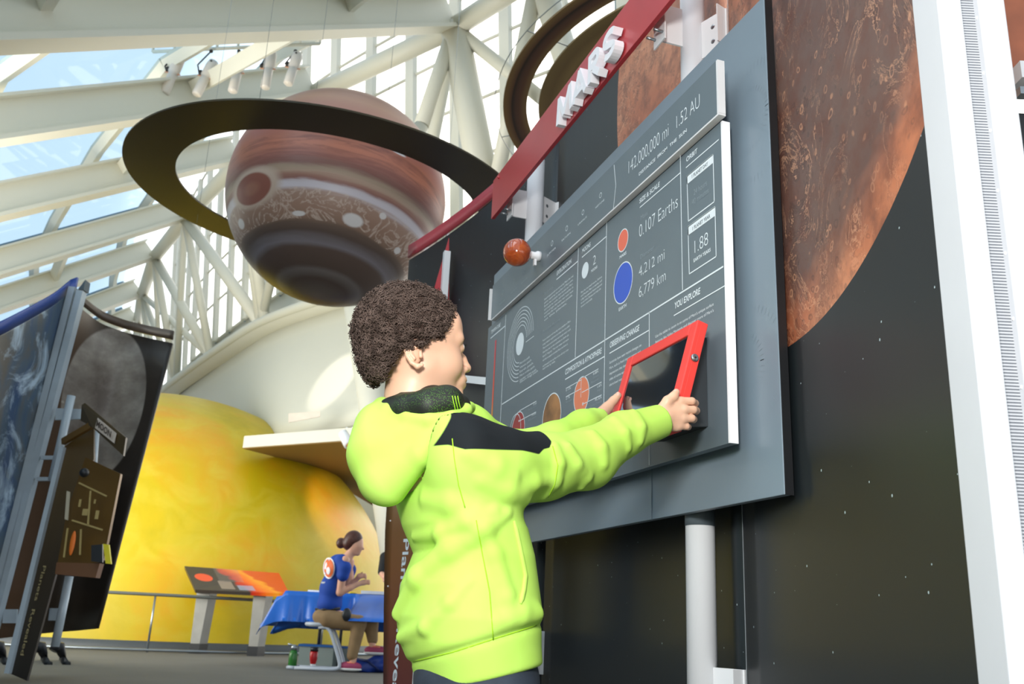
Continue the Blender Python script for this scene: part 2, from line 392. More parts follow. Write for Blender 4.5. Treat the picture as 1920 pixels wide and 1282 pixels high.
# dashed crater outlines printed on the board's margin
mb = MB()
def dashes(px, py, r, a0, a1, n, ln=.012, x=1.0444):
    c = onx(px, py, x)
    for i in range(n):
        a = math.radians(a0+(a1-a0)*i/(n-1)); d = np.array([0, -math.cos(a), math.sin(a)]); q = c+d*r
        if 1.466 < q[1] < 3.34 and ZB < q[2] < ZT: mb.add([q-d*ln-np.array([0, -d[2], d[1]])*0-np.cross([1, 0, 0], d)*.0005, q+d*ln-np.cross([1, 0, 0], d)*.0005, q+d*ln+np.cross([1, 0, 0], d)*.0005, q-d*ln+np.cross([1, 0, 0], d)*.0005], [(0, 1, 2, 3)])
dashes(1412, 228, .135, 0, 360, 64, .008); dashes(1400, 228, .075, 0, 360, 44, .006)
dashes(1400, 690, .125, 0, 360, 60, .007); dashes(1392, 690, .07, 0, 360, 40, .006)
dashes(1230, 905, .06, 0, 360, 36, .005); dashes(1160, 300, .09, 0, 360, 46, .006)
obj('crater_print', mb, mat('faint_print', '7c8a94', .4, var=0), bb)
# raised centre seam of the board below the panel
obj('board_seam', rect(MB(), 1.0425, 1.046, 1.985, 2.0, ZB, EYE+.38), M_board, bb)
panel = obj('info_panel', rect(MB(), 1.0, 1.019, 1.577, 3.24, EYE+.3675, EYE+1.0915), M_panel, stand)
obj('panel_edge', rect(MB(), 1.0, 1.0195, 1.571, 1.577, EYE+.3675, EYE+1.0915), M_edge, panel)
bar_ = obj('distance_bar', rect(MB(), .985, 1.003, 1.567, 3.165, EYE+1.102, EYE+1.238), M_panel, stand)
mb = MB(); rect(mb, .985, 1.003, 1.5605, 1.567, EYE+1.102, EYE+1.238); rect(mb, .9852, 1.003, 1.5605, 3.165, EYE+1.0975, EYE+1.1025)
rect(mb, .975, 1.003, 3.165, 3.172, EYE+1.10, EYE+1.225); obj('bar_edge', mb, mat('bar_edge_white', 'dcdcdc', .45), bar_)
for y, z in ((1.66, .45), (1.66, 1.0), (3.1, .45), (3.1, 1.0), (2.4, .7)): obj('spacer', rect(MB(), 1.019, 1.045, y-.02, y+.02, EYE+z-.02, EYE+z+.02), M_black, stand)
for y in (1.7, 2.4, 3.1): obj('spacer', rect(MB(), 1.003, 1.045, y-.02, y+.02, EYE+1.15, EYE+1.19), M_black, stand)

txt, dim, bold_ = MB(), MB(), MB()
XR = np.array([0, -1., 0])
def T(s, a, b, cap, mb=None, bold=0., x=PX-.0006, slant=0., right=None):
    A, B = pp(*a, x), pp(*b, x); z = (A[2]+B[2])/2 if abs(A[2]-B[2]) < .012 else A[2]
    capm = cap*mpx(A)*1.0; write(mb if mb is not None else txt, s, (x, A[1], z), XR, UP, abs(A[1]-B[1]), capm, bold, slant=slant)
def Ln(a, b, wpx=2., mb=None, x=PX-.0006):
    A, B = pp(*a, x), pp(*b, x); w_ = wpx*mpx((A+B)/2)*.5; d = B-A; L = np.linalg.norm(d); d /= L; s = np.cross([1, 0, 0], d)*w_
    if abs(d[1]) > abs(d[2])*2: z = (A[2]+B[2])/2; A[2] = B[2] = z; s = np.array([0, 0, w_])
    (mb if mb is not None else txt).add([A-s, B-s, B+s, A+s], [(0, 1, 2, 3)])
def disc(mb, c, rz, x=PX-.0006, n=40, squash=1.0, r0=0., a0=0, a1=360):
    c = pp(*c, x) if len(c) == 2 else np.array(c); r = rz*mpx(c); ri = r0*mpx(c); P = []; k = n
    A = [math.radians(a0+(a1-a0)*i/k) for i in range(k+1)]
    if r0: mb.add([c+np.array([0, -math.cos(a)*q*squash, math.sin(a)*q]) for a in A for q in (r, ri)], [(2*i, 2*i+1, 2*i+3, 2*i+2) for i in range(k)])
    else: mb.add([c]+[c+np.array([0, -math.cos(a)*r*squash, math.sin(a)*r]) for a in A], [(0, i+1, i+2) for i in range(k)])
# frame lines
Ln((1356, 497.5), (941, 759), 2.6)
for a, b in (((1275.5, 290), (1279.8, 543.5)), ((1137.5, 416), (1130, 900)), ((1084.6, 463.5), (1078.5, 670.4)), ((948.6, 589.7), (936, 830)), ((1217.4, 584), (1217.2, 872))): Ln(a, b, 2.4)
for a, b in (((1286, 313.8), (1347.6, 262)), ((1199.5, 388), (1275.5, 325)), ((1091.3, 482), (1136.7, 443.6)), ((1043.4, 523), (1083, 491)), ((919.8, 633.4), (947.4, 611.5)),
             ((1059.7, 711.4), (1133.2, 668)), ((1142.7, 662.3), (1216.5, 619)), ((1263.4, 591.5), (1359, 535.5))): Ln(a, b, 2.2)
# headings
for s, a, b, c in (('ORBIT', (1286.5, 303), (1307, 287), 9.5), ('SIZE & SCALE', (1198.8, 380), (1236.6, 350.5), 9), ('MOONS', (1091.3, 474), (1107, 462.2), 8.5), ('EXPLORATION', (1043.8, 515.5), (1071, 494), 8.5),
                   ('TEMPERATURE', (920.3, 626), (938, 612.5), 7), ('COMPOSITION & ATMOSPHERE', (1059.5, 702), (1127.6, 662.5), 10), ('OBSERVING CHANGE', (1143.2, 651.5), (1198.2, 620.2), 11), ('YOU EXPLORE', (1264.3, 578.6), (1312.5, 551), 12)):
    T(s, a, b, c, bold_, bold=.022, slant=.12)
# size and scale
T('0.107 Earths', (1198.4, 445.3), (1271, 397), 24.5, bold=-.014); T('Mass', (1201.4, 411.5), (1214, 403.5), 9, dim)
T('Diameter', (1200.7, 484), (1226.4, 469), 9, dim); T('4,212 mi', (1197.9, 516.6), (1245.8, 488), 20, bold=-.014); T('6,779 km', (1197.9, 556.4), (1248, 527), 21, bold=-.014)
T('MARS', (1161.6, 484.5), (1174.3, 477), 6, bold_, bold=.02); T('EARTH', (1160.2, 583.3), (1174.5, 574.5), 6.5, bold_, bold=.02)
disc(txt, (1168, 450.4), 22.6, r0=20.6); disc(txt, (1168, 530), 40.8, r0=38.6)
red = MB(); blue = MB(); disc(red, (1168, 450.4), 21, x=PX-.0004); disc(blue, (1168, 530), 39, x=PX-.0004)
# orbit boxes
for TL, TR, BR, BL, hh in (((1287.9, 329.5), (1337, 290.4), (1339.2, 377.4), (1290.7, 414.9), 17), ((1290, 424.2), (1340.6, 388), (1342.7, 480.4), (1292.4, 513.6), 18)):
    Ln(TL, TR, 2.4); Ln(TR, BR, 2.4); Ln(BL, BR, 2.4); Ln(TL, BL, 2.4)
    A, B = pp(*TL), pp(*TR); z = (A[2]+B[2])/2; h = hh*mpx(A); txt.add([(PX-.0006, A[1], z), (PX-.0006, B[1], z), (PX-.0006, B[1], z-h), (PX-.0006, A[1], z-h)], [(0, 1, 2, 3)])
dark = MB()
T('1 PLANET DAY', (1297.3, 333), (1327.5, 310), 7, dark, .02, x=PX-.0009); T('1 PLANET YEAR', (1298.2, 431), (1331.7, 408), 7, dark, .02, x=PX-.0009)
T('24 hours', (1300.8, 365.7), (1325.4, 347.5), 11.5, dim); T('40 minutes', (1297.8, 384.5), (1328.6, 361.5), 11.5, dim)
T('1.88', (1302.5, 474.5), (1327.7, 458), 25, bold=-.016); T('EARTH YEARS', (1300.6, 491), (1332.4, 471.5), 6.8, bold_, bold=.02)
# moons
disc(txt, (1097.2, 506.6), 15.7); T('2', (1111.7, 497.5), (1117, 493.7), 18, bold=-.014); T('MOONS', (1108.2, 511), (1119.9, 502.5), 5.5, bold_, bold=.02)
def para(lines, a, b, step, cap, mb=None, fr=None):
    for i, s in enumerate(lines):
        f = (fr[i] if fr else 1.); e = (a[0]+(b[0]-a[0])*f, a[1]+(b[1]-a[1])*f)
        T(s, (a[0], a[1]+i*step), (e[0], e[1]+i*step*.97), cap, mb if mb is not None else txt)
para(['Mars has two small moons, Deimos', 'and Phobos. Mars is nearby, and', 'using the potential future manned', 'to use both, Deimos and help the', 'moons naturally.'], (1089.3, 549), (1128.5, 521), 6.9, 3.6, fr=[1, 1, 1, .95, .55])
para(['Several spacecraft are surveying Mars the red', 'planet, exploring the surface of Mars now.', 'Rovers like Curiosity have landed on Mars', 'and study its rocks, soil and weather in', 'search of signs that water was once here', 'and that life may have been possible', 'on this planet.'], (1020.5, 561.5), (1074.5, 520.5), 6.8, 3.7, fr=[1, 1, .98, 1, 1, .97, .78])
para(['Future missions will one day carry people to Mars.', 'using robotic explorers to make the trip safer.', 'The rovers travel slowly and study every rock', 'that they pass so that scientists on Earth can', 'learn if, "long ago," Mars was wetter and warm', 'and able to support microbial life as we know it.', 'and beneath the surface of an old dry river', 'bed mile by mile.'], (1017.5, 642), (1070, 601), 7.7, 3.7, fr=[1, .98, 1, .93, .93, .9, .93, .45])
T('Robotics', (1021, 553), (1037, 541), 6, dim); T('Possible Future', (1018, 625), (1050, 601), 6, dim)
# orbit arcs
oc = pp(974.8, 644.7, PX-.0006); disc(txt, tuple(oc), 21.5)
for r in (36, 43, 50, 57, 64, 71): disc(txt, tuple(oc), r+.8, r0=r-.6, n=54, a0=5, a1=270)
for i in range(6): T(('Mercury', 'Venus', 'Earth', 'Mars orbit', 'Jupiter orbit', 'Saturn rings')[i]+' path', (974.5, 683+7.1*i), (993+i*3, 671+6.6*i), 4)
Ln((986, 641), (1001, 630), 1.4)
# observing change, you explore
para(['Scientists have seen recent changes on', 'Mars, such as fresh impact craters and', 'depressions that deepen on the', 'sides of some sand dunes and', 'short-lived water flows.'], (1142.7, 682), (1202.4, 649), 10.9, 5.0, fr=[1, .97, .8, .8, .62])
para(["Use the tablet to zoom in on some of Mars's unique surface", "features like Valles Marineris and discover more of Mars's", 'highest mountains and the deep canyons.'], (1228.8, 633.5), (1338, 572), 11.2, 5.2, fr=[1, 1, .6])
T('Courtesy of the survey mission, public domain', (1180, 877), (1150, 886), 3) if False else None
# composition
dk = MB(); cg = MB()
disc(txt, (1090, 741), 36.5, r0=34.2); disc(red2 := MB(), (1090, 741), 34.6, x=PX-.0004)
for a, b in (((1061, 728.5), (1091, 711)), ((1061, 743), (1090, 729)), ((1093, 706), (1122, 693)), ((1091, 735.5), (1128, 716)), ((1093, 757), (1128, 740.5)), ((1090, 706), (1089, 745))): Ln(a, b, 1.4)
disc(txt, (1093, 757), 3)
for s, a, b, c, mb_ in (('0.13%', (1061, 734), (1070.5, 728.5), 4.5, bold_), ('Oxygen', (1061, 740), (1071, 734), 4, dim), ('2.7%', (1061, 749.5), (1068.5, 745.5), 4.5, bold_), ('Nitrogen', (1061, 756), (1072, 750), 4, dim),
                        ('0.08%', (1112, 703), (1122, 698), 4.5, bold_), ('Carbon', (1112, 710), (1122, 704.5), 4, dim), ('Monoxide', (1108, 719), (1122, 712), 4, dim), ('1.6%', (1120, 727), (1128, 723), 4.5, bold_), ('Argon', (1119, 734.5), (1128, 730), 4, dim),
                        ('95.32%', (1115.5, 752), (1128, 746), 5, bold_), ('Carbon Dioxide', (1107, 764), (1128, 753), 4.5, dim)): T(s, a, b, c, mb_)
disc(txt, (1034, 783), 47.5, r0=45.3); disc(globe_print := MB(), (1034, 783), 45.8, x=PX-.0004)
disc(txt, (971, 808), 37.5, r0=35.5); disc(txt, (966, 806), 31, r0=29.4, x=PX-.0008); disc(core := MB(), (971, 808), 35.6, x=PX-.0004)
for a, b in (((974, 770), (1005.5, 752)), ((973, 789), (1005, 772.5))): Ln(a, b, 1.4)
disc(txt, (973, 789), 2.2)
for s, a, b, c, mb_ in (('Crust', (1000, 760), (1006, 757), 4.5, bold_), ('Rocky layer', (990, 770), (1006, 761.5), 4, dim), ('Mantle', (997, 780), (1005, 776), 4.5, bold_), ('Silicates', (990, 790), (1005, 782), 4, dim)): T(s, a, b, c, mb_)
# temperature scale
A, B = pp(929.6, 637.5, PX-.0006), pp(920.8, 812, PX-.0006); wv = 2.4*mpx(A)*3.3
tb = MB().add([(PX-.0006, A[1]-wv*.5, A[2]), (PX-.0006, A[1]+wv*.5, A[2]), (PX-.0006, A[1]+wv*.5, B[2]), (PX-.0006, A[1]-wv*.5, B[2])], [(0, 1, 2, 3)])
n = N('temperature_print'); g = n.sep(n.obj())[2]
n.P(Base_Color=n.ramp(n.math('DIVIDE', n.math('SUBTRACT', g, float(B[2])), float(A[2]-B[2])), [(0, lin('4060c0')), (.05, lin('b8c84a')), (.16, lin('e8a040')), (.35, lin('f0603a')), (1, lin('d03648'))]), Roughness=.45)
obj('temperature_scale', tb, n.m, panel)
# distance bar printing
bx = .9844
def TB(*a, **k): T(*a, x=bx, **k)
TB('142,000,000 mi', (1178.5, 325.5), (1253.5, 264), 25, bold=-.016); TB('1.52 AU', (1268.5, 239), (1312, 201.5), 26, bold=-.016)
TB('DISTANCE  FROM  THE  SUN', (1198, 326), (1287.5, 250), 6.2, mb=bold_, bold=.02)
for a, b in (((1151.3, 309), (1154.7, 347)), ((1154.7, 347), (1150, 391))): Ln(a, b, 1.9, x=bx)
for s, cpx, cpy in (('NEPTUNE', 1126, 366), ('URANUS', 1093, 398), ('SATURN', 1062.5, 428), ('JUPITER', 1035, 456), ('EARTH', 983.5, 508), ('VENUS', 963.5, 527), ('MERCURY', 942.5, 548)):
    mbx = txt if cpx > 1000 else dim
    disc(mbx, (cpx, cpy), 5.4 if cpx > 1000 else 4.4, x=bx, r0=4.2 if cpx > 1000 else 3.6)
    h = 9.5 if cpx > 1000 else 6.5; TB(s, (cpx-h, cpy+25+h*.0), (cpx+h*.75, cpy+25-h*1.6), 3.6, mb=mbx)
for nm, mb_, m_ in (('chart_print', txt, M_print), ('heading_print', bold_, M_print), ('caption_print', dim, M_dim), ('box_print', dark, M_panel), ('mars_disc', red, mat('disc_orange', 'ee7358', .5, var=0)),
                    ('earth_disc', blue, mat('disc_blue', '3a5ec8', .5, var=0)), ('atmosphere_disc', red2, mat('disc_salmon', 'e8835c', .5, var=0)), ('core_disc', core, mat('disc_core', '9c2f30', .5, var=.2)),
                    ('globe_disc', globe_print, mat('disc_globe', '96683c', .5, var=.5, scale=14))): obj(nm, mb_, m_, panel)

# sign board with raised letters
SX = .96; sb = obj('sign_board', rect(MB(), SX, SX+.014, 1.45, 3.155, EYE+1.508, EYE+1.672), M_red, stand, bevel=.0012)
a_, b_ = onx(1042, 238, SX-.028), onx(1158, 97, SX-.028)
Lg = a_[1]-b_[1]; CH = .094; W8 = .0215
zof = [0.]
def stroke(mb, pts, wd=W8, o=0.):
    """flat-cut stroke along 2-d points (right, up), pushed out of the board"""
    P = [np.array(p, float) for p in pts]; k = len(P); L_, R2 = [], []
    for i in range(k):
        t = P[min(i+1, k-1)]-P[max(i-1, 0)]; t /= np.linalg.norm(t); nn_ = np.array([-t[1], t[0]]); L_.append(P[i]+nn_*wd/2); R2.append(P[i]-nn_*wd/2)
    zof[0] += .0004
    W3 = lambda q: np.array([SX-.0275, o-q[0], a_[2]+q[1]])+np.array([-zof[0], 0, 0])
    for i in range(k-1): mb.prism([W3(L_[i]), W3(L_[i+1]), W3(R2[i+1]), W3(R2[i])], (.0275, 0, 0))
arc = lambda cx, cy, rx, ry, a0, a1, n=10: [(cx+rx*math.cos(math.radians(a0+(a1-a0)*i/n)), cy+ry*math.sin(math.radians(a0+(a1-a0)*i/n))) for i in range(n+1)]
h = CH; e = W8/2; LT = {'M': [[(e, 0), (e+.008, h)], [(e+.010, h-.004), (.062, .012)], [(.062, .012), (.117-e, h-.004)], [(.112, h), (.122, 0)]],
     'A': [[(e-.002, 0), (.052, h)], [(.048, h), (.098, 0)], [(.022, .024), (.076, .024)]],
     'R': [[(e, 0), (e+.002, h)], [(e, h-e)]+arc(.050, h-.029, .020, .029-e, 90, -90)+[(e, h-.058+e)], [(.036, .036), (.078, 0)]],
     'S': [arc(.042, h-.026, .031, .026-e, 25, 180)[:]+arc(.042, h-.028, .031, .020, 180, 250, 4)+[(.05, .042)]+arc(.042, .026, .030, .026-e, 60, -155, 12)]}
MM = mat('letter_white', 'f4f4f8', .4, var=.01)
for ch, f0 in (('M', 0), ('A', .135), ('R', .256), ('S', .362)):
    mb = MB()
    for st_ in LT[ch]: stroke(mb, st_, W8 if ch != 'M' else .020, a_[1]-f0*(Lg/.455))
    obj('letter', mb, MM, sb)
for y in (3.08, 1.9, 1.6): obj('screw', MB().ball((SX-.002, y, EYE+1.652), .006, 10, 6), M_red, sb)
# poles, brackets
for y, s, zt, zl in ((1.86, -.955, 1.55, -.065), (3.05, .41, 1.605, -.012)):
    pole = obj('pole', MB().tube([(1.10, y, 0), (1.10, y, EYE+1.74)], .033, 28), M_white, stand)
    obj('shade_band', MB().tube([(1.10, y, ZB-.022), (1.10, y, ZB+.03)], .0342, 28), M_grey, pole)  # grey band painting the shade and reflection on the pole below the board
    obj('base_plate', MB().lathe((1.10, y, 0), [(.09, 0), (.09, .01), (.04, .014)], 24), M_white, pole)
    q = mur(s, 0, .002)
    for z0, z1 in ((EYE+zl-.14, EYE+zl), (EYE+zt-.11, EYE+zt)):
        mb = MB(); e = np.array([q[0], q[1], 0]); st_ = np.array([1.10, y, 0]); d = e-st_; d /= np.linalg.norm(d); sd = np.array([-d[1], d[0], 0])*.003
        mb.prism([st_+UP*z0+sd, e+UP*z0+sd, e+UP*z0-sd, st_+UP*z0-sd], (0, 0, z1-z0))
        t = np.array([sd[0], sd[1], 0])/.003; e2 = e-d*.003
        mb.prism([e2+UP*z0-t*.035, e2+UP*z0+t*.035, e2+UP*z0+t*.035-d*.003, e2+UP*z0-t*.035-d*.003], (0, 0, z1-z0))
        br = obj('wall_bracket', mb, M_white, stand)
        for k in (.3, .7):
            c = st_+d*.07+UP*(z0+(z1-z0)*k); obj('bolt', MB().lathe(c-np.cross(d, UP)*-.002*(-1)-RH*0, [(.009, 0), (.009, .004), (.005, .006)], 12, ax=-np.cross(UP, d)*-1 if False else np.cross(d, UP)), M_steel, br)
    mb = MB(); rect(mb, 1.002, 1.10, y-.003, y+.003, EYE+1.485, EYE+1.60); rect(mb, .999, 1.003, y-.03, y+.03, EYE+1.475, EYE+1.60); sbk = obj('sign_bracket', mb, M_white, stand)
    for zz in (1.50, 1.575):
        for yy in (-.02, .02): obj('standoff', MB().tube([(SX+.013, y+yy, EYE+zz), (1.004, y+yy, EYE+zz)], .004, 10), M_steel, sbk)
    for zz in (.5, 1.1): obj('board_clamp', rect(MB(), 1.062, 1.085, y-.03, y+.03, EYE+zz-.03, EYE+zz+.03), M_white, stand)

# small planet ball on the bar
bc = np.array([.905, 2.66, EYE+1.17])
n = N('glazed_planet'); f = n.noise(n.obj(), 22, 6, .6, 1.2)
n.P(Base_Color=n.ramp(f, [(.25, lin('7d2f10')), (.5, lin('b04a18')), (.75, lin('cf6a34'))]), Roughness=.12, Coat_Weight=.8)
gb = thing('planet_ball', 'small glossy orange brown planet ball sticking out from the grey distance bar', 'model planet', bc)
obj('ball', MB().ball(bc, .0465, 40, 24), n.m, gb)
mb = MB().tube([bc+(.04, 0, 0), (.986, 2.66, bc[2])], .006, 12)
obj('stem', mb, M_white, gb); obj('mount', MB().lathe((.986, 2.66, bc[2]), [(.017, 0), (.017, .012), (.012, .02), (.013, .034)], 20, ax=(-1, 0, 0)), M_edge, gb)
obj('key', MB().box((.968, 2.66, bc[2]-.024), (.008, .012, .022)), M_edge, gb)

# tablet in its red case, tilted off the panel
tt = math.atan2(.046, .165); ux = np.array([-math.sin(tt), 0, -math.cos(tt)]); nx = np.array([-math.cos(tt), 0, math.sin(tt)])   # down the face, out of the face
T0 = np.array([.950, 0, EYE+.628]); YR, YL, TH, TD = 1.602, 1.932, .245, .026
def tp(y, d, o=0.): return np.array([T0[0], y, T0[2]])+ux*d+nx*o
tab = thing('tablet_case', 'red tablet case with dark glass screen tilted off the panel, held by the boy', 'tablet', tp((YR+YL)/2, TH, -TD))
mb = MB(); f1, f2 = .030, .028
mb.box(tp((YR+YL)/2, TH/2, -TD/2-.004), (YL-YR, TH, TD-.008), (np.array([0, 1, 0]), ux, nx))
for y0, y1, a, b in ((YR, YR+f1, 0, TH), (YL-f1, YL, 0, TH), (YR+f1, YL-f1, 0, f2), (YR+f1, YL-f1, TH-f2, TH)):
    mb.box(tp((y0+y1)/2, (a+b)/2, -.006), (y1-y0, b-a, .012), (np.array([0, 1, 0]), ux, nx))
obj('case', mb, M_redtab, tab, bevel=.0025)
n = N('screen_glass'); n.P(Base_Color=lin('1a222c'), Roughness=.06, Specular_IOR_Level=1.0, Coat_Weight=1.0, Coat_Roughness=.03)
obj('screen', MB().box(tp((YR+YL)/2, TH/2, -.0045), (YL-YR-2*f1, TH-2*f2, .001), (np.array([0, 1, 0]), ux, nx)), n.m, tab)
lk = tp(YR, .085, -.013); lo = obj('lock', MB().lathe(lk+np.array([0, .001, 0]), [(.0085, 0), (.0085, .004), (.0065, .006), (.003, .006)], 20, ax=(0, -1, 0)), M_steel, tab)
obj('keyhole', MB().lathe(lk-np.array([0, .0049, 0]), [(.0022, 0), (.0022, .0004)], 10, ax=(0, -1, 0)), M_black, lo)
mb = MB(); q = [tp(YR+.05, .03, -TD), tp(YR+.05, TH-.02, -TD), (.999, YR+.05, EYE+.415), (.999, YR+.05, EYE+.61)]
mb.prism(q, (0, .19, 0)); obj('wall_mount', mb, mat('dark_mount', '2c3236', .45), tab)
# ================================================================== the hall
M_cream = mat('cream_steel', 'd9d6c6', .5, var=.02, scale=.5)
M_cream2 = mat('cream_wall', 'cfcdbe', .55, var=.02, scale=.4)
M_frameblue = mat('slate_window_frame', '6f8894', .45, var=.04, scale=1)
def m_glass(name, c, t):
    n = N(name); g = n.new('BsdfTransparent'); g.inputs[0].default_value = c; gl = n.new('BsdfGlossy'); gl.inputs['Roughness'].default_value = .03
    mx = n.new('MixShader'); mx.inputs[0].default_value = t; n.t.links.new(g.outputs[0], mx.inputs[1]); n.t.links.new(gl.outputs[0], mx.inputs[2]); n.t.links.new(mx.outputs[0], n.out.inputs[0]); return n.m
M_sky = m_glass('tinted_roof_glass', (.55, .68, .78, 1), .05); M_pane = m_glass('clear_glass', (.98, .98, .98, 1), .03)
n = N('carpet_floor'); f = n.noise(n.obj(), 1.1, 3); g = n.noise(n.obj(), 260, 2)
n.P(Base_Color=n.mix(.35, n.ramp(f, [(.3, lin('5d5b54')), (.7, lin('696760'))]), n.ramp(g, [(.35, lin('45443f')), (.65, lin('7a7870'))])), Roughness=.85); n.bump(g, .3, .003)
fl = obj('floor', MB().box((2, 14, -.05), (60, 60, .1)), n.m); fl['kind'] = 'structure'

# ---- yellow dome
DC = np.array([-.497, 19.47, -.307]); DR = 4.92
def m_dome():
    n = N('sun_dome'); o = n.obj(); a = n.noise(o, .45, 5, .6, .5); b = n.noise(o, 1.6, 6, .62, 1.0)
    c = n.ramp(a, [(.3, lin('b3a200')), (.5, lin('cdb000')), (.66, lin('dca000'))])
    c = n.mix(n.ramp(b, [(.45, (0, 0, 0)), (.7, (.5, .5, .5))]), c, lin('d8c440'))
    n.P(Base_Color=c, Roughness=.5); return n.m
dome = struct('wall_dome', (DC[0], DC[1], 0)); prof = []
for i in range(37):
    e = math.radians(90*i/36)*1.0; r = DR*math.cos(e); z = DC[2]+DR*math.sin(e)
    if z > -.2: prof.append((r, z))
mb = MB(); rows = [[(DC[0]+r*math.cos(2*math.pi*k/96), DC[1]+r*math.sin(2*math.pi*k/96), z) for k in range(96)] for r, z in prof]
mb.grid(rows, close=True); obj('dome_shell', mb, m_dome(), dome)
mb = MB(); rr0 = DR*math.cos(math.asin(.307/DR))+.03
mb.grid([[(DC[0]+(rr0+q)*math.cos(2*math.pi*k/96), DC[1]+(rr0+q)*math.sin(2*math.pi*k/96), z) for k in range(96)] for q, z in ((0, 0), (0, .12), (-.1, .12))], close=True)
obj('dome_skirting', mb, mat('skirting_grey', '4b4f50', .5), dome)

def fz0(p): return np.array([p[0], p[1], 0.])
# ---- window wall, ledge and lower wall
ZR, ZL = 10.0, 6.5
ridge_px = [(255, 690), (258, 640), (260, 600), (267, 552), (290, 482), (347, 410), (450, 300), (590, 176), (852, 52), (1010, -50), (1250, -260)]
ridge = [onz(x, y, ZR) for x, y in ridge_px]
ledge_px = [(262, 800), (280, 768), (300, 745), (328, 721), (396, 672), (494, 606), (575, 577), (641, 557), (760, 520), (900, 480), (1100, 430), (1350, 390)]
ledge = [onz(x, y, ZL) for x, y in ledge_px]
def resample(P, k):
    P = [np.array(p) for p in P]; L = [0]
    for a, b in zip(P, P[1:]): L.append(L[-1]+np.linalg.norm(b-a))
    out = []
    for i in range(k):
        t = L[-1]*i/(k-1); j = min(len(P)-2, max(0, int(np.searchsorted(L, t))-1)); f = (t-L[j])/(L[j+1]-L[j]+1e-9); out.append(P[j]*(1-f)+P[j+1]*f)
    return out
def smooth(P, k=3):
    P = [p.copy() for p in P]
    for _ in range(k):
        P = [P[0]]+[(P[i-1]+2*P[i]+P[i+1])/4 for i in range(1, len(P)-1)]+[P[-1]]
    return P
LG = smooth(resample(ledge, 60), 6)
def outw(i, P=LG):
    a, b = P[max(0, i-1)], P[min(len(P)-1, i+1)]; d = b-a; d[2] = 0; d /= np.linalg.norm(d); n_ = np.cross(UP, d)
    return n_ if n_@(P[i]-CAM) > 0 else -n_
ON = [outw(i) for i in range(60)]
wall = struct('wall_back', (LG[30][0], LG[30][1], 0))
low_px = [(300, 900, 26), (330, 880, 25), (360, 870, 24.5), (400, 862, 24), (440, 850, 23), (482, 830, 17.5), (520, 822, 16.7), (560, 815, 16.2), (600, 808, 15.7), (660, 796, 15), (800, 768, 14.2), (1000, 735, 13.5), (1300, 700, 13)]
low = resample([at(*p) for p in low_px], 60)
mb = MB(); rows = []
for f in (0, .15, .3, .5, .7, .85, 1): rows.append([low[i]*(1-f)+(LG[i]+ON[i]*.25)*f for i in range(60)])
obj('lower_wall', mb.slab(rows, lambda p: FH*.2), M_cream2, wall)
mb = MB(); mb.grid([[LG[i]+ON[i]*a+UP*b for i in range(60)] for a, b in ((.25, -.12), (-.12, -.10), (-.14, .0), (-.12, .10), (.9, .12))]); obj('ledge', mb, M_cream2, wall)
mb = MB().tube([LG[i]-ON[i]*.14 for i in range(60)], .10, 10); obj('ledge_rail', mb, M_cream2, wall)
# spandrel, windows behind the truss
def wp(i, z, off=.9): return np.array([LG[i][0], LG[i][1], 0])+ON[i]*off+UP*z-np.array([ON[i][0], ON[i][1], 0])*(z-ZL)*.10
mb = MB().slab([[wp(i, z) for i in range(60)] for z in (ZL-.1, 7.0, 7.75)], lambda p: FH*.15); obj('spandrel', mb, M_cream2, wall)
WZ = [7.75, 8.9, 10.05, 11.2, 12.35, 13.5]
mb = MB().slab([[wp(i, z, .98) for i in range(60)] for z in (7.75, 10, 13.5)], lambda p: FH*.01); win = struct('window_1', (LG[30][0], LG[30][1], ZL)); obj('glass_sheet', mb, M_pane, win)
cols = [i for i in range(1, 60, 3)]
for i in cols:
    mb = MB(); mb.bar(wp(i, 7.7, .82), wp(i, 13.5, .82), .24, .12, up=ON[i]); mo = obj('mullion', mb, M_cream, win)
    d = np.cross(ON[i], UP); obj('mullion_seal', MB().bar(wp(i, 7.7, .90)-d*.17, wp(i, 13.5, .90)-d*.17, .05, .06, up=ON[i]), M_frameblue, mo)
for z in WZ: obj('transom', MB().tube([wp(i, z, .86) for i in range(60)], .035, 6), M_cream, win)
for i in (19, 24, 30):
    if i < 58:
        mb = MB(); a, b = wp(i, 6.93, .86), wp(i+2, 6.93, .86)
        for k in range(4): mb.bar(a*(1-k/4)+b*k/4+(b-a)*.03, a*(1-(k+.8)/4)+b*(k+.8)/4, .05, .12)
        obj('vent_grille', mb, mat('vent_dark', '5c5f58', .6), wall)
# balcony slab end and its soffit, plaque
A, B = at(450, 818, 15.4), at(455, 839, 15.35); c1, c2 = at(690, 762, 14.1), at(690, 792, 14.05)
mb = MB(); back = [onz(790, 1000, B[2]), onz(640, 912, B[2]), onz(575, 870, B[2]), onz(520, 856, B[2])]
far = [p for p in back]; B2 = np.array([B[0], B[1], B[2]]); c2[2] = B[2]
top = A[2]
mb.prism([B2, c2]+far, (0, 0, top-B[2])); obj('balcony_slab', mb, M_cream2, wall)
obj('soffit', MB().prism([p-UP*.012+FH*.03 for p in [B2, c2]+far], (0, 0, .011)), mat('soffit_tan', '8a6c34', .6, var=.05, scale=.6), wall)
mb = MB(); mb.prism([at(541, 775, 15.1), at(600, 771, 14.85), at(600, 781, 14.85), at(541, 792, 15.1)], FH*.02); pl = obj('wall_plaque', mb, mat('plaque', 'cbbfb0', .5), None)
tag(pl, 'long beige plaque on the cream balcony wall above the yellow dome', 'plaque')
fw_ = [fz0(at(480, 1100, 27)), fz0(at(1000, 1100, 27))]
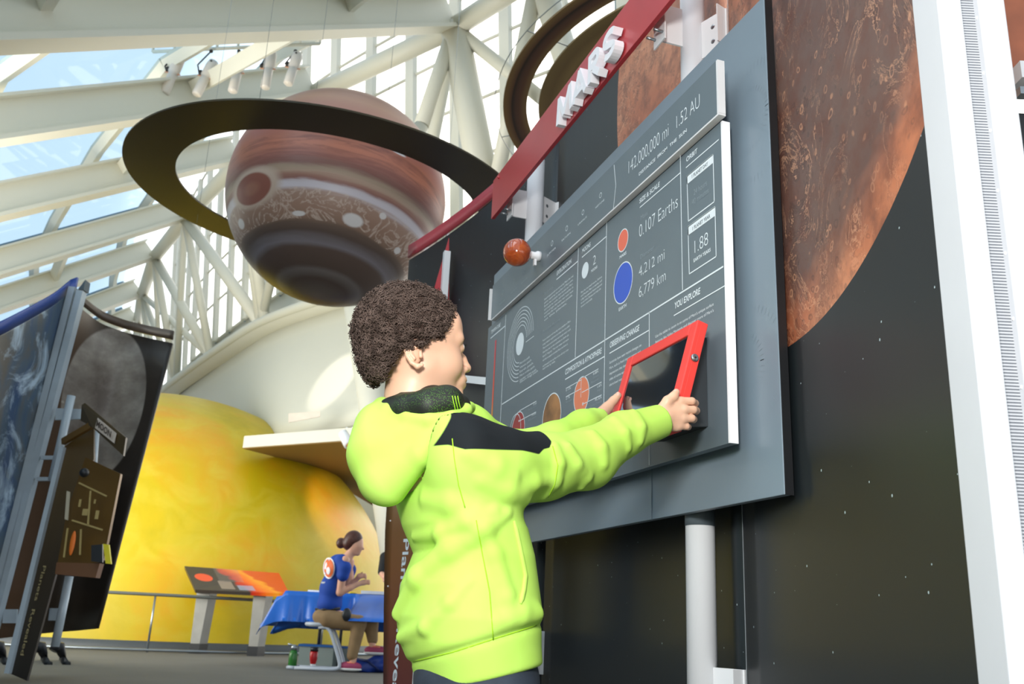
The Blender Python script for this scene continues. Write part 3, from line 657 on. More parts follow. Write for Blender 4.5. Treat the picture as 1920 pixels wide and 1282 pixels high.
obj('far_wall', MB().prism([fw_[0], fw_[1], fw_[1]+FH*.2, fw_[0]+FH*.2], (0, 0, 4.2)), M_cream2, wall)
# slanted white column
a, b = at(668, 540, 15.2), at(742, 1010, 13.9); e = b-a; b2 = b+e*(b[2]/(-e[2])); a2 = a-e*.4
cl = struct('wall_column', (b2[0], b2[1], 0)); obj('column', MB().tube([b2, a2], .26, 28), M_cream2, cl)

# ---- roof: ridge tube, girders, purlins, glazing
roof = struct('ceiling', (ridge[5][0], ridge[5][1], ZR))
for a, b in zip(ridge, ridge[1:]): obj('ridge_tube', MB().tube([a, b], .17, 14), M_cream, roof)
dirn = ray(1600, 25); dirn /= np.linalg.norm(dirn); dn = -dirn
def nvec(i):
    a, b = ridge[max(0, i-1)], ridge[min(len(ridge)-1, i+1)]; t = b-a; n_ = np.cross(dn, t); n_ /= np.linalg.norm(n_); return n_ if n_[2] > 0 else -n_
LEN = 20.
for i, p in enumerate(ridge):
    if i in (0,): continue
    nn = nvec(i); D = .5
    for nm, lo, hi, wd in (('girder', 0, D, .10), ('girder_flange', -.03, .03, .34), ('girder_flange', D-.02, D+.02, .34)):
        a = p+nn*(lo+hi)/2; obj(nm, MB().bar(a, a+dn*LEN, wd, hi-lo, up=nn), M_cream, roof)
    if i < len(ridge)-1:
        q = ridge[i+1]; n2 = nvec(i+1); G = .85
        ts = np.arange(.6, LEN, 3.1)
        # sloping purlin half way, two glazing strips
        for f in (.5,):
            m0 = (p+nn*G)*(1-f)+(q+n2*G)*f; mm = nn*(1-f)+n2*f
            obj('rafter', MB().bar(m0-mm*.12, m0-mm*.12+dn*LEN, .16, .34, up=mm), M_cream, roof)
            obj('rafter_seal', MB().bar(m0+mm*.10+(q-p)*.05, m0+mm*.10+(q-p)*.05+dn*LEN, .20, .08, up=mm), M_frameblue, roof)
        for f in ():
            m0 = (p+nn*G)*(1-f)+(q+n2*G)*f; mm = nn*(1-f)+n2*f
            obj('rafter', MB().bar(m0-mm*.05, m0-mm*.05+dn*LEN, .14, .22, up=mm), M_cream, roof)
        for t in ts:
            a, b = p+nn*(G-.06)+dn*t, q+n2*(G-.06)+dn*t; obj('purlin', MB().bar(a, b, .14, .2, up=nn), M_cream, roof)
        if i % 2 == 0 or i > 5:
            for t in (3.4, 8.6, 13.8):
                a, b = p+nn*.35+dn*t, q+n2*.35+dn*(t+.2); obj('brace', MB().bar(a, b, .12, .22, up=nn), M_cream, roof)
        obj('roof_glass', MB().add([p+nn*G, q+n2*G, q+n2*G+dn*LEN, p+nn*G+dn*LEN], [(0, 1, 2, 3)]), M_sky, roof)
# bolts on the nearest girder, as in the photo
pn = nvec(8)
mb = MB()
for t in (6.3, 7.0-.7+.22, 0): pass
# ---- truss: struts between ledge and ridge
def st(a, b, r=.10): obj('truss_strut', MB().tube([a, b], r, 12), M_cream, wall)
def L_(px, py): return onz(px, py, ZL+.1)
def R_(k): return ridge[k]
for (lx, ly), k, r in (((395, 668), 3, .09), ((395, 668), 5, .10), ((489, 606), 5, .14), ((489, 606), 6, .12), ((497, 602), 6, .12), ((330, 718), 3, .09), ((330, 718), 4, .10), ((330, 716), 5, .09), ((395, 668), 4, .12),
                       ((302, 742), 3, .08), ((302, 742), 4, .07), ((285, 762), 2, .07), ((285, 762), 3, .07), ((640, 556), 6, .12), ((640, 556), 7, .14), ((489, 606), 7, .10), ((760, 520), 7, .14), ((760, 520), 8, .12)):
    st(L_(lx, ly), R_(k), r)
st(R_(8), onz(918, 400, 6.6), .24); st(R_(8), onz(1010, 180, 8.4)+ON[50]*.1, .11); st(R_(8), onz(790, 236, 8.0), .12); st(onz(790, 236, 8.0), onz(740, 330, 7.1), .12)
st(R_(9), onz(1150, 380, 6.6), .2); st(R_(9), onz(918, 400, 6.6), .12)

# ---- hanging ringed planet
JC = np.array([.7296, 6.2907, 3.4824]); JR = .79
pole_ = M3@np.array([-.10, -.905, .413]); pole_ /= np.linalg.norm(pole_)
pu = np.cross(pole_, [1, 0, 0]); pu /= np.linalg.norm(pu); pv = np.cross(pole_, pu)
def m_jup():
    n = N('banded_planet'); o = n.obj()       # object origin = planet centre
    z = n.vm('DOT_PRODUCT', o, tuple(-pole_/JR), out=1)
    w1 = n.noise(n.comb(n.math('MULTIPLY', z, 9), n.vm('DOT_PRODUCT', o, tuple(pu), out=1), n.vm('DOT_PRODUCT', o, tuple(pv), out=1)), 1.3, 5, .6, .6)
    lat = n.math('ADD', n.math('MULTIPLY', n.math('ARCCOSINE', n.math('MULTIPLY', z, -1)), 1/math.pi), n.math('MULTIPLY', n.math('SUBTRACT', w1, .5), .035))
    ST = [(0, '7a6c64'), (.05, '655750'), (.08, '584840'), (.115, '7a716e'), (.13, '5c4b43'), (.185, '604e46'), (.203, '817a7f'), (.218, '746b6d'), (.235, '5a4a42'), (.255, '6a574c'), (.268, '8c6f5e'), (.30, '9c7b69'),
          (.335, 'a58675'), (.346, 'cfc6cc'), (.362, 'c8bfc4'), (.370, '8a5d52'), (.38, '9a7060'), (.388, 'ad917c'), (.402, '9c8670'), (.415, '774f44'), (.44, '8e5546'), (.47, 'b06a50'), (.50, 'ab664f'), (.54, 'a86459'), (.60, 'b08070'), (.66, 'b58a70'), (.72, '9c7058'), (.8, 'bb987c')]
    c = n.ramp(lat, [(p, lin(h)) for p, h in ST])
    sw = n.noise(o, 4.2, 4, .55, 3.2); bandm = n.math('MULTIPLY', n.math('GREATER_THAN', lat, .262), n.math('LESS_THAN', lat, .342))
    c = n.mix(n.math('MULTIPLY', n.ramp(sw, [(.46, (0, 0, 0)), (.5, (.75, .75, .75)), (.54, (0, 0, 0))]), bandm), c, lin('cdb8aa'))
    sk = n.noise(n.comb(n.math('MULTIPLY', lat, 34), n.vm('DOT_PRODUCT', o, tuple(pu), out=1), n.vm('DOT_PRODUCT', o, tuple(pv), out=1)), 2.2, 4, .6, 1.2)
    sm = n.math('MULTIPLY', n.math('GREATER_THAN', lat, .41), n.math('LESS_THAN', lat, .50))
    c = n.mix(n.math('MULTIPLY', n.ramp(sk, [(.4, (.65, .65, .65)), (.56, (0, 0, 0))]), sm), c, lin('7b4538'))
    def oval(px, py, a, b, col, c, soft=.12):
        q = jpt(px, py)-JC; q /= JR; qn = q/np.linalg.norm(q); e = np.cross(pole_, qn); e /= np.linalg.norm(e); h = np.cross(qn, e)
        x = n.math('DIVIDE', n.vm('DOT_PRODUCT', n.vm('SUBTRACT', o, tuple(qn*JR)), tuple(e), out=1), a); y = n.math('DIVIDE', n.vm('DOT_PRODUCT', n.vm('SUBTRACT', o, tuple(qn*JR)), tuple(h), out=1), b)
        fr = n.vm('DOT_PRODUCT', o, tuple(qn), out=1); d = n.math('SQRT', n.math('ADD', n.math('MULTIPLY', x, x), n.math('MULTIPLY', y, y)))
        m = n.math('MULTIPLY', n.ramp(d, [(1-soft, (1, 1, 1)), (1, (0, 0, 0))]), n.math('GREATER_THAN', fr, 0)); return n.mix(m, c, lin(col))
    c = oval(472, 352, .27, .15, 'c2ab9a', c, .25); c = oval(471, 354, .185, .108, '8c5344', c, .1); c = oval(471, 354, .10, .055, '9a6450', c, .5)
    for px, py, a, b in ((662, 413, .078, .05), (452, 420, .05, .04), (745, 470, .035, .028), (560, 400, .05, .02), (718, 405, .03, .025), (565, 236, .10, .018), (690, 258, .05, .014), (745, 285, .08, .014)): c = oval(px, py, a, b, 'd9d2cf', c, .25)
    n.P(Base_Color=c, Roughness=.42); return n.m
def jpt(px, py):
    r = ray(px, py); r /= np.linalg.norm(r); oc_ = CAM-JC; b = r@oc_; q = b*b-(oc_@oc_-JR*JR); return CAM+r*(-b-math.sqrt(max(q, 0)))
jup = thing('hanging_planet', 'large brown banded planet globe with red oval spot hanging inside the flat ring', 'model planet', JC)
obj('globe', MB().ball(JC, JR, 96, 64), m_jup(), jup)
for dx in (-.25, .3): obj('hanging_wire', MB().tube([JC+UP*JR*.9+RH*dx, JC+UP*6.2+RH*dx], .0018, 6), M_steel, jup)
n = N('ring_underside'); f = n.noise(n.obj(), 1.5, 3)
n.P(Base_Color=n.ramp(f, [(.3, lin('2f2712')), (.7, lin('3d3210'))]), Roughness=.42, Metallic=.25)
th, ph, ro, ri = -.0633, 2.2415, 1.4365, 1.0885; RC = np.array([.687, 6.2907, 3.4551])
def ringmb(mb, c, th, ph, ro, ri, t=.006, n=128):
    nn = np.array([math.sin(th)*math.cos(ph), math.sin(th)*math.sin(ph), math.cos(th)]); u = np.cross(nn, [0, 1, 0]); u /= np.linalg.norm(u); v = np.cross(nn, u); rows = []
    for r, h in ((ro, -t), (ro, t), (ri, t), (ri, -t), (ro, -t)): rows.append([c+(u*math.cos(2*math.pi*k/n)+v*math.sin(2*math.pi*k/n))*r+nn*h for k in range(n)])
    mb.grid(rows, smooth=False, close=True); return mb
rg = thing('planet_ring', 'wide flat dark brown ring around the hanging banded planet, left of the red sign', 'planet ring', RC)
obj('ring_plate', ringmb(MB(), RC, th, ph, ro, ri), n.m, rg)
for a in (.6, 2.4, 4.2): q = RC+np.array([math.cos(a), math.sin(a), 0])*1.25; obj('ring_wire', MB().tube([q, q+UP*6], .0015, 6), M_steel, rg)
# second ringed planet behind the red sign
SC_ = np.array([3.4039, 5.5, 4.5285]); th2, ph2 = .1104, 2.0815
s2 = thing('ringed_planet', 'pale ringed planet with brown and gold rings hanging behind the red sign', 'model planet', SC_)
n = N('gold_rings'); o = n.obj(); rad = n.vm('LENGTH', o, out=1)
n.P(Base_Color=n.ramp(n.math('MULTIPLY', rad, 1/1.7), [(.55, lin('7d6a48')), (.62, lin('a08a5c')), (.66, lin('7d653f')), (.70, lin('9a8355')), (.74, lin('806a44')), (.79, lin('8f7a4e')), (.85, lin('8b7148')), (.875, lin('6c4a36')), (.895, lin('5c4034')), (.912, lin('2e2620')), (.918, lin('6b4c36')), (.945, lin('8d7145'))]), Roughness=.5)
gm = n.m
obj('outer_ring', ringmb(MB(), SC_, th2, ph2, 1.6182, 1.4353, .008), gm, s2); obj('inner_ring', ringmb(MB(), SC_, th2, ph2, 1.3434, .95, .008), gm, s2)
obj('rim_wire', ringmb(MB(), SC_, th2, ph2, 1.6865, 1.682, .003), mat('rim_wire', '8f9490', .3), s2)
obj('globe', MB().ball(SC_, .72, 48, 32), mat('pale_planet', 'b79d72', .5, var=.15, scale=3), s2)
nn = np.array([math.sin(th2)*math.cos(ph2), math.sin(th2)*math.sin(ph2), math.cos(th2)]); u = np.cross(nn, [0, 1, 0]); u /= np.linalg.norm(u); v = np.cross(nn, u)
for a in range(8):
    d = u*math.cos(a*math.pi/4+.2)+v*math.sin(a*math.pi/4+.2); obj('ring_spoke', MB().tube([SC_+d*1.33, SC_+d*1.684], .004, 6), M_steel, s2)
obj('hanging_wire', MB().tube([SC_+UP*.6, SC_+UP*5.5], .004, 6), M_steel, s2)

# ---- cluster of stage spotlights under the first girder
M_lamp = mat('spot_white', 'd6cec4', .4, var=.03); M_dark = mat('spot_black', '2a2622', .5)
track = thing('lighting_track', 'white lighting truss rail fixed under the top roof girder', 'lighting track', at(300, 100, 12.2))
a, b = at(286, 97, 12.2), at(600, 82, 12.6)
e = (b-a)/np.linalg.norm(b-a)
for dz in (0, .13): obj('rail', MB().tube([a+UP*dz, b+UP*dz], .028, 10), M_cream, track)
for k in range(9): q = a+(b-a)*k/8; obj('rung', MB().tube([q, q+UP*.13], .02, 8), M_cream, track)
for k in (1, 4, 7): q = a+(b-a)*k/8; obj('hanger', MB().tube([q+UP*.13, q+UP*.75], .015, 8), M_cream, track)
places = ['leftmost of the five, next to the roof brace', 'second from the left, tilted more than its neighbours', 'middle one of the row of five', 'fourth from the left, just above the ring', 'rightmost of the five, next to the blue skylight']
for k, (tx, ty, bx2, by2) in enumerate(((338, 108, 308, 175), (400, 118, 368, 178), (452, 108, 436, 172), (509, 100, 497, 165), (558, 103, 540, 158))):
    d_ = 12.2+.08*k; t, bt = at(tx, ty, d_), at(bx2, by2, d_-.05); ax = bt-t; L = np.linalg.norm(ax); ax /= L
    sp = thing('stage_spotlight', 'white stage spotlight, '+places[k], 'spotlight', t, 'stage spotlights on the roof rail')
    obj('housing', MB().lathe(t, [(.02, -.03), (.07, -.02), (.085, .05), (.085, L*.42), (.06, L*.48), (.07, L*.5), (.072, L*.98), (.06, L)], 18, ax=ax), M_lamp, sp)
    obj('lens', MB().lathe(bt-ax*.01, [(.055, 0), (.055, .014)], 18, ax=ax), M_pane, sp)
    m_ = t+ax*L*.45; s_ = np.cross(ax, FH); s_ /= np.linalg.norm(s_)
    obj('shutter', MB().tube([m_-s_*.13, m_+s_*.11], .012, 8), mat('copper_gel', 'cf9878', .4), sp)
    top_ = at(tx-4, 96, d_)
    obj('yoke', MB().tube([m_-s_*.1, m_-s_*.1+(top_-t)*.9, top_], .012, 8), M_dark, sp)
    obj('clamp', MB().ball(top_, .03, 10, 8), M_dark, sp); obj('knob', MB().lathe(m_-s_*.10-ax*.05, [(.035, 0), (.035, .03)], 12, ax=-FH), M_dark, sp)
    obj('cap', MB().ball(t+ax*.02-FH*.08, .018, 8, 6), M_dark, sp)
# pendant spot under the balcony
q = at(650, 808, 14.4); ps = thing('pendant_spotlight', 'small white can spotlight hanging under the balcony soffit', 'spotlight', q)
obj('stem', MB().tube([q+UP*.06, q], .02, 8), M_white, ps)
ax = at(655, 834, 14.2)-at(643, 812, 14.3); L = np.linalg.norm(ax); ax /= L
obj('can', MB().lathe(at(643, 812, 14.3), [(.05, -.02), (.08, .0), (.085, L), (.06, L)], 18, ax=ax), M_white, ps); obj('lamp', MB().lathe(at(643, 812, 14.3)+ax*(L*.98), [(.055, 0), (.05, .012)], 14, ax=ax), mat('lamp_orange', 'd08040', .4), ps)

# ---- railing in front of the dome
ra = [np.array([DC[0]+(DR+.75)*math.cos(t), DC[1]+(DR+.75)*math.sin(t), 0]) for t in np.linspace(math.atan2(-FH[1], -FH[0])-1.1, math.atan2(-FH[1], -FH[0])+1.25, 60)]
rl = thing('railing', 'thin grey metal handrail curving along the foot of the yellow dome', 'railing', ra[30])
obj('handrail', MB().tube([p+UP*.74 for p in ra], .022, 8), mat('rail_grey', '6d6f68', .4, .3), rl); obj('bottom_rail', MB().tube([p+UP*.03 for p in ra], .02, 8), M_steel, rl)
for i in range(4, 60, 11): obj('post', MB().tube([ra[i], ra[i]+UP*.74], .014, 8), M_steel, rl)

# ---- graphic lectern in front of the dome
ld = 13.35; lc = at(430, 1150, ld); lc[2] = 0
lec = thing('graphic_lectern', 'slanted graphic lectern with orange sun picture on two tapered metal legs before the dome', 'lectern', lc)
TLp, TRp, BRp, BLp = at(346, 1061, ld+.55), at(523, 1074, ld+.45), at(543, 1113, ld-.2), at(366, 1105, ld-.1)
def m_lec():
    n = N('lectern_graphic'); u = n.sep(n.uv()); t = n.noise(n.uv(), 5, 4)
    hot = n.ramp(n.math('ADD', n.math('MULTIPLY', n.math('ADD', u[0], n.math('MULTIPLY', u[1], .25)), 1.0), n.math('MULTIPLY', t, .22)), [(.66, lin('3b332c')), (.70, lin('c02a10')), (.82, lin('ea6410')), (.95, lin('f09a20')), (1, lin('d85a10'))])
    line = n.math('MULTIPLY', n.math('GREATER_THAN', n.math('FRACT', n.math('MULTIPLY', u[1], 14)), .55), n.math('MULTIPLY', n.math('GREATER_THAN', u[0], .3), n.math('LESS_THAN', u[0], .56)))
    line = n.math('MULTIPLY', line, n.math('GREATER_THAN', u[1], .45)); c = n.mix(n.math('MULTIPLY', line, .5), hot, lin('8d8578'))
    dd = n.vm('LENGTH', n.vm('MULTIPLY', n.vm('SUBTRACT', n.uv(), (.15, .55, 0)), (1.4, .8, 1)), out=1); c = n.mix(n.math('LESS_THAN', dd, .13), c, lin('dc4f2a'))
    for x0, x1, y0, y1, h in ((.28, .42, .1, .45, '9c8a78'), (.46, .62, .08, .3, '98a0b0')):
        k = n.math('MULTIPLY', n.math('MULTIPLY', n.math('GREATER_THAN', u[0], x0), n.math('LESS_THAN', u[0], x1)), n.math('MULTIPLY', n.math('GREATER_THAN', u[1], y0), n.math('LESS_THAN', u[1], y1))); c = n.mix(n.math('MULTIPLY', k, .7), c, lin(h))
    n.P(Base_Color=c, Roughness=.4); return n.m
mb = MB(); nn = np.cross(TRp-TLp, BLp-TLp); nn /= np.linalg.norm(nn); nn = nn if nn@FH > 0 else -nn
W1, W2 = TRp-TLp, BLp-TLp
mb.prism([TLp, TRp, BRp, BLp], nn*.05)
obj('graphic_panel', mb, m_lec(), lec, uvf=lambda p: (lambda q: (float(q[0]), 1-float(q[1])))(np.linalg.lstsq(np.stack([W1, W2], 1), p-TLp, rcond=None)[0]))
for tx0, tx1, bx0, bx1 in ((370, 394, 356, 372), (476, 500, 466, 482)):
    ty_ = 1104 if tx0 < 400 else 1110; a = [at(tx0, ty_, ld), at(tx1, ty_, ld), at(bx1, 1213, ld), at(bx0, 1213, ld)]
    for q_ in a[2:]: q_[2] = 0
    lg = obj('leg', MB().prism(a, FH*.20+RH*.05), mat('lectern_metal', '8e8c84', .45, .2, var=.1), lec); ft = [a[3]*.85+a[0]*.15, a[2]*.85+a[1]*.15, a[2], a[3]]
    obj('foot', MB().prism([p-FH*.01-RH*.01 if i in (0, 3) else p-FH*.01+RH*.01 for i, p in enumerate(ft)], FH*.22+RH*.05), M_black, lg)
# ================================================================== smooth bodies: distance fields meshed by surface nets
def sm(a, b, k):
    h = np.clip(.5+.5*(b-a)/k, 0, 1); return b*(1-h)+a*h-k*h*(1-h)
def smax(a, b, k): return -sm(-a, -b, k)
def f_cone(P, a, b, r1, r2):
    a = np.asarray(a, float); b = np.asarray(b, float); ba = b-a; t = np.clip(((P-a)@ba)/(ba@ba), 0, 1)
    return np.linalg.norm(P-a-t[..., None]*ba, axis=-1)-(r1+(r2-r1)*t)
def f_chain(P, pts, rs, k=.01):
    F = None
    for i in range(len(pts)-1):
        g = f_cone(P, pts[i], pts[i+1], rs[i], rs[i+1]); F = g if F is None else sm(F, g, k)
    return F
def f_ell(P, c, r, ax=None):
    Q = P-np.asarray(c); Q = Q@np.asarray(ax).T if ax is not None else Q; r = np.asarray(r, float)
    k0 = np.linalg.norm(Q/r, axis=-1); k1 = np.linalg.norm(Q/(r*r), axis=-1)+1e-9; return k0*(k0-1)/k1
def nets(fn, lo, hi, h):
    lo = np.array(lo, float); hi = np.array(hi, float); n = np.ceil((hi-lo)/h).astype(int)+1
    ax = [lo[i]+h*np.arange(n[i]) for i in range(3)]
    F = np.empty(n)
    for i in range(0, n[0], 24):
        X, Y, Z = np.meshgrid(ax[0][i:i+24], ax[1], ax[2], indexing='ij'); F[i:i+24] = fn(np.stack([X, Y, Z], -1))
    S = F < 0; c = [slice(0, -1), slice(1, None)]
    cnt = np.zeros(n-1); pos = np.zeros(tuple(n-1)+(3,))
    for axis in range(3):
        o = [a for a in range(3) if a != axis]
        for d1 in (0, 1):
            for d2 in (0, 1):
                sa = [None]*3; sb = [None]*3; sa[axis] = c[0]; sb[axis] = c[1]
                sa[o[0]] = sb[o[0]] = c[d1]; sa[o[1]] = sb[o[1]] = c[d2]
                fa, fb = F[tuple(sa)], F[tuple(sb)]; x = (fa < 0) != (fb < 0)
                t = np.where(x, fa/np.where(x, fa-fb, 1), 0); cnt += x
                pos[..., axis] += np.where(x, t, 0); pos[..., o[0]] += x*d1; pos[..., o[1]] += x*d2
    act = cnt > 0; idx = -np.ones(act.shape, int); idx[act] = np.arange(act.sum())
    V = pos[act]/cnt[act][:, None]+np.argwhere(act); V = lo+V*h; Q = []
    for axis in range(3):
        o = [(axis+1) % 3, (axis+2) % 3]; sa = [slice(None)]*3; sb = [slice(None)]*3; sa[axis] = slice(0, -1); sb[axis] = slice(1, None)
        for k in o: sa[k] = sb[k] = slice(1, -1)
        A, B = S[tuple(sa)], S[tuple(sb)]; e = np.argwhere(A != B)
        if not len(e): continue
        inside = A[tuple(e.T)]; e = e.copy(); e[:, o[0]] += 1; e[:, o[1]] += 1
        def ci(d1, d2): q = e.copy(); q[:, o[0]] -= d1; q[:, o[1]] -= d2; return idx[tuple(q.T)]
        q = np.stack([ci(1, 1), ci(0, 1), ci(0, 0), ci(1, 0)], 1); q[~inside] = q[~inside][:, ::-1]; Q.append(q)
    Q = np.concatenate(Q); return V, Q
def body(name, fn, lo, hi, h, m, parent, attrs=None, relax=1, disp=None):
    V, Q = nets(fn, lo, hi, h)
    for _ in range(2):                                   # settle the vertices onto the surface
        e = h*.5; G = np.stack([fn(V+np.eye(3)[i]*e)-fn(V-np.eye(3)[i]*e) for i in range(3)], -1)/(2*e)
        g2 = (G*G).sum(-1)+1e-6; V = V-G*np.clip(fn(V)/g2, -h, h)[:, None]*.8
    mb = MB(); mb.v = V; mb.f = [tuple(map(int, q)) for q in Q]; mb.smooth = [True]*len(Q); mb.mi = [0]*len(Q)
    return obj(name, mb, m, parent, attrs={k: f(V) for k, f in (attrs or {}).items()}), V
def hit(fn, px, py, d0=1.0, d1=2.6):
    a = at(px, py, d0); b = at(px, py, d1); t = 0.; L = np.linalg.norm(b-a); u = (b-a)/L
    for _ in range(160):
        p = a+u*t; f = float(fn(p[None])[0])
        if f < 4e-4: return p
        t += max(f*.7, 2e-4)
        if t > L: break
    return a+u*min(t, L)

# ================================================================== the boy
def m_skin(name, base, mot=.05):
    n = N(name); o = n.obj(); f = n.noise(o, 14, 4); b = lin(base); r = lin('d98a72')
    c = n.mix(n.ramp(f, [(.35, (0, 0, 0)), (.75, (.18, .18, .18))]), b, r)
    n.P(Base_Color=c, Roughness=.42, Subsurface_Weight=.12); n.p.inputs['Subsurface Radius'].default_value = (.01, .004, .002); n.p.inputs['Specular IOR Level'].default_value = .4
    n.bump(n.noise(o, 260, 2), .05, .0006); return n.m
M_skin = m_skin('boy_skin', 'e2b698')
HD = 1.62; HC = at(770, 640, HD)
_a = math.radians(3); hf = np.array([math.cos(_a), math.sin(_a), 0]); hl = np.array([-math.sin(_a), math.cos(_a), 0])
def mid(px, py, off=0.):                                # point on the head's middle plane; off>0 is his left side
    r = ray(px, py); t = ((HC-CAM)@hl)/(r@hl); return CAM+r*t+hl*off
HAX = np.array([hf, hl, UP])
neck_pts = [mid(770, 690), mid(772, 745), mid(775, 810)]
def F_head(P):
    F = f_ell(P, mid(771, 620), (.084, .071, .080), HAX)
    F = sm(F, f_ell(P, mid(812, 670), (.047, .056, .070), HAX), .03)
    F = sm(F, f_ell(P, mid(836, 622), (.024, .052, .040), HAX), .02)
    F = sm(F, f_cone(P, mid(795, 708), mid(841, 737), .040, .017), .02)
    for s in (-1, 1):
        F = sm(F, f_ell(P, mid(827, 692, s*.030), (.030, .026, .030), HAX), .018)
        F = sm(F, f_cone(P, mid(785, 700, s*.040), mid(836, 738, s*.012), .018, .014), .02)
        F = sm(F, f_cone(P, mid(856, 644, s*.008), mid(846, 645, s*.040), .007, .009), .012)
        F = smax(F, -f_ell(P, mid(866, 658, s*.027), (.010, .015, .009), HAX), .009)
        F = sm(F, f_ell(P, mid(850.5, 659, s*.027), (.0115, .0115, .0108), HAX), .004)
        F = sm(F, f_ell(P, mid(868, 694.5, s*.0095), (.0070, .0058, .0052), HAX), .004)
    F = sm(F, f_chain(P, [mid(857, 658), mid(866, 673), mid(875, 690)], [.0055, .0065, .0085]), .007)
    F = sm(F, f_ell(P, mid(857, 716), (.016, .026, .018), HAX), .012)
    F = sm(F, f_ell(P, mid(866, 714.5), (.0068, .017, .0050), HAX), .005)
    F = sm(F, f_ell(P, mid(864.5, 724.5), (.0070, .014, .0052), HAX), .005)
    F = smax(F, -f_ell(P, mid(871, 719.3), (.007, .019, .0010), HAX), .003)
    F = sm(F, f_ell(P, mid(857, 741), (.0095, .016, .010), HAX), .010)
    F = sm(F, f_chain(P, neck_pts, [.046, .047, .060]), .025)
    return F
boy = thing('person', 'boy in yellow green hooded sweatshirt with curly brown hair gripping the red tablet case', 'person', (float(HC[0]), float(HC[1]), 0))
bodyo, HV0 = body('body', F_head, HC+(-.13, -.12, -.24), HC+(.14, .12, .13), .0024, M_skin, boy)
# ears
def ear(side):
    ep = [(784, 645), (780, 638), (771, 637), (762, 644), (760.5, 656), (764, 668), (772, 680), (783, 687), (791, 684)]
    D = HD-.066
    P0 = [at(x, y, D) for x, y in ep]; inn = [(780, 652), (773, 648), (769, 654), (771, 664), (777, 672)]
    I0 = [at(x, y, D-.001) for x, y in inn]; cen = at(777, 662, D+.006); tr = [at(788, 660, D-.001), at(789, 668, D-.001)]
    if side > 0:
        mir = lambda p: p-hl*2*((p-HC)@hl)
        P0, I0, cen, tr = [mir(p) for p in P0], [mir(p) for p in I0], mir(cen), [mir(p) for p in tr]
    def F(P):
        f = f_ell(P, cen, (.0145, .006, .0215), HAX); f = smax(f, -f_ell(P, cen-hl*(-side)*(.0075)*-1, (.0085, .0055, .012), HAX), .004) if False else f
        f = sm(f, f_chain(P, P0, [.0028, .0033, .0036, .0036, .0034, .0034, .0036, .0046, .0036], .003), .004)
        f = sm(f, f_chain(P, I0, [.0020, .0024, .0026, .0026, .0028], .002), .003)
        f = sm(f, f_cone(P, tr[0], tr[1], .003, .0036), .004)
        return f
    c = np.mean(P0, 0); return body('ear', F, c-(.035, .03, .04), c+(.035, .03, .04), .0016, M_skin, boy)
ear(-1); ear(1)
# eyes
n = N('eye_white'); n.P(Base_Color=lin('e8e2dc'), Roughness=.15); M_eye = n.m; n = N('iris_brown'); n.P(Base_Color=lin('2c1a12'), Roughness=.1); M_iris = n.m
for s in (-1, 1):
    c = mid(852.5, 658.5, s*.028); e = obj('eye', MB().ball(c, .0095, 20, 14), M_eye, boy); obj('iris', MB().lathe(c+hf*.0072, [(.0052, 0), (.0048, .0018), (.0022, .0027)], 16, ax=hf), M_iris, e)
    lash = MB()
    for k in range(9): t = -.9+1.8*k/8; p = c+hf*.009*math.cos(t)+hl*.009*math.sin(t)+UP*.004; lash.tube([p, p+hf*.005*math.cos(t)+hl*.004*math.sin(t)+UP*.0015], [.0005, .0002], 3)
    obj('eyelashes', lash, M_black, e)
    obj('eyebrow', MB().tube([mid(864, 645, s*.014), mid(862, 641, s*.024), mid(853, 642, s*.038)], [.001, .0018, .0008], 6), mat('brow_brown', '6a4a38', .8), boy)
obj('lips', MB().tube([mid(868.5, 714, s*.012) for s in (-1, 0, 1)], [.0015, .0036, .0015], 8).tube([mid(866.5, 724.5, s*.010) for s in (-1, 0, 1)], [.0015, .0038, .0015], 8), m_skin('lip_skin', 'c97f70'), boy)
# hair: a cap with its hairline and thousands of little curls
def near(px, py): r = ray(px, py); t = ((HC-hl*.065-CAM)@hl)/(r@hl); p = CAM+r*t-HC; return p@hf, p[2]
HL = [near(*q) for q in ((868, 560), (862, 578), (853, 594), (842, 610), (823, 634), (806, 645), (788, 634), (764, 636), (752, 655), (744, 676), (733, 700), (722, 726), (700, 745))]
hz = np.array([q[1] for q in HL])[::-1]; hx = np.array([q[0] for q in HL])[::-1]
_o = np.argsort(hz); hz, hx = hz[_o], hx[_o]
HCC = mid(764, 624)
def hair_f(P):
    Q = P-HC; fx, z = Q@hf, Q[..., 2]; lim = np.interp(z, hz, hx); return fx-lim
def F_hair(P):
    F = f_ell(P, HCC, (.0985, .082, .090), HAX); F = sm(F, f_ell(P, mid(728, 668), (.050, .058, .060), HAX), .02)
    F = smax(F, hair_f(P)*.8, .008); F = smax(F, (mid(740, 724)[2]-P[..., 2]), .01)
    Q = P*120.; return F+.0022*np.sin(Q[..., 0]*1.1+2*np.sin(Q[..., 2]*.7))*np.sin(Q[..., 1]*1.2)*np.sin(Q[..., 2]*1.3)
n = N('curly_hair'); f = n.noise(n.obj(), 60, 4)
n.P(Base_Color=n.ramp(f, [(.3, lin('43362f')), (.7, lin('75635a'))]), Roughness=.8); n.p.inputs['Specular IOR Level'].default_value = .2; M_hair = n.m
ho, HV = body('hair', F_hair, HC+(-.14, -.11, -.12), HC+(.12, .11, .15), .0045, mat('hair_base', '3a2d27', .9, var=.2, scale=60, spec=.1), boy)
Nn = np.stack([F_hair(HV+np.eye(3)[i]*.002)-F_hair(HV-np.eye(3)[i]*.002) for i in range(3)], -1); Nn /= np.linalg.norm(Nn, axis=1)[:, None]+1e-9
edge = hair_f(HV); keep = (edge < -.001) & (f_ell(HV, HCC, (.0985, .082, .090), HAX) > -.022)
ids = np.where(keep)[0]; NC = 8500; ids = rng.choice(ids, NC)
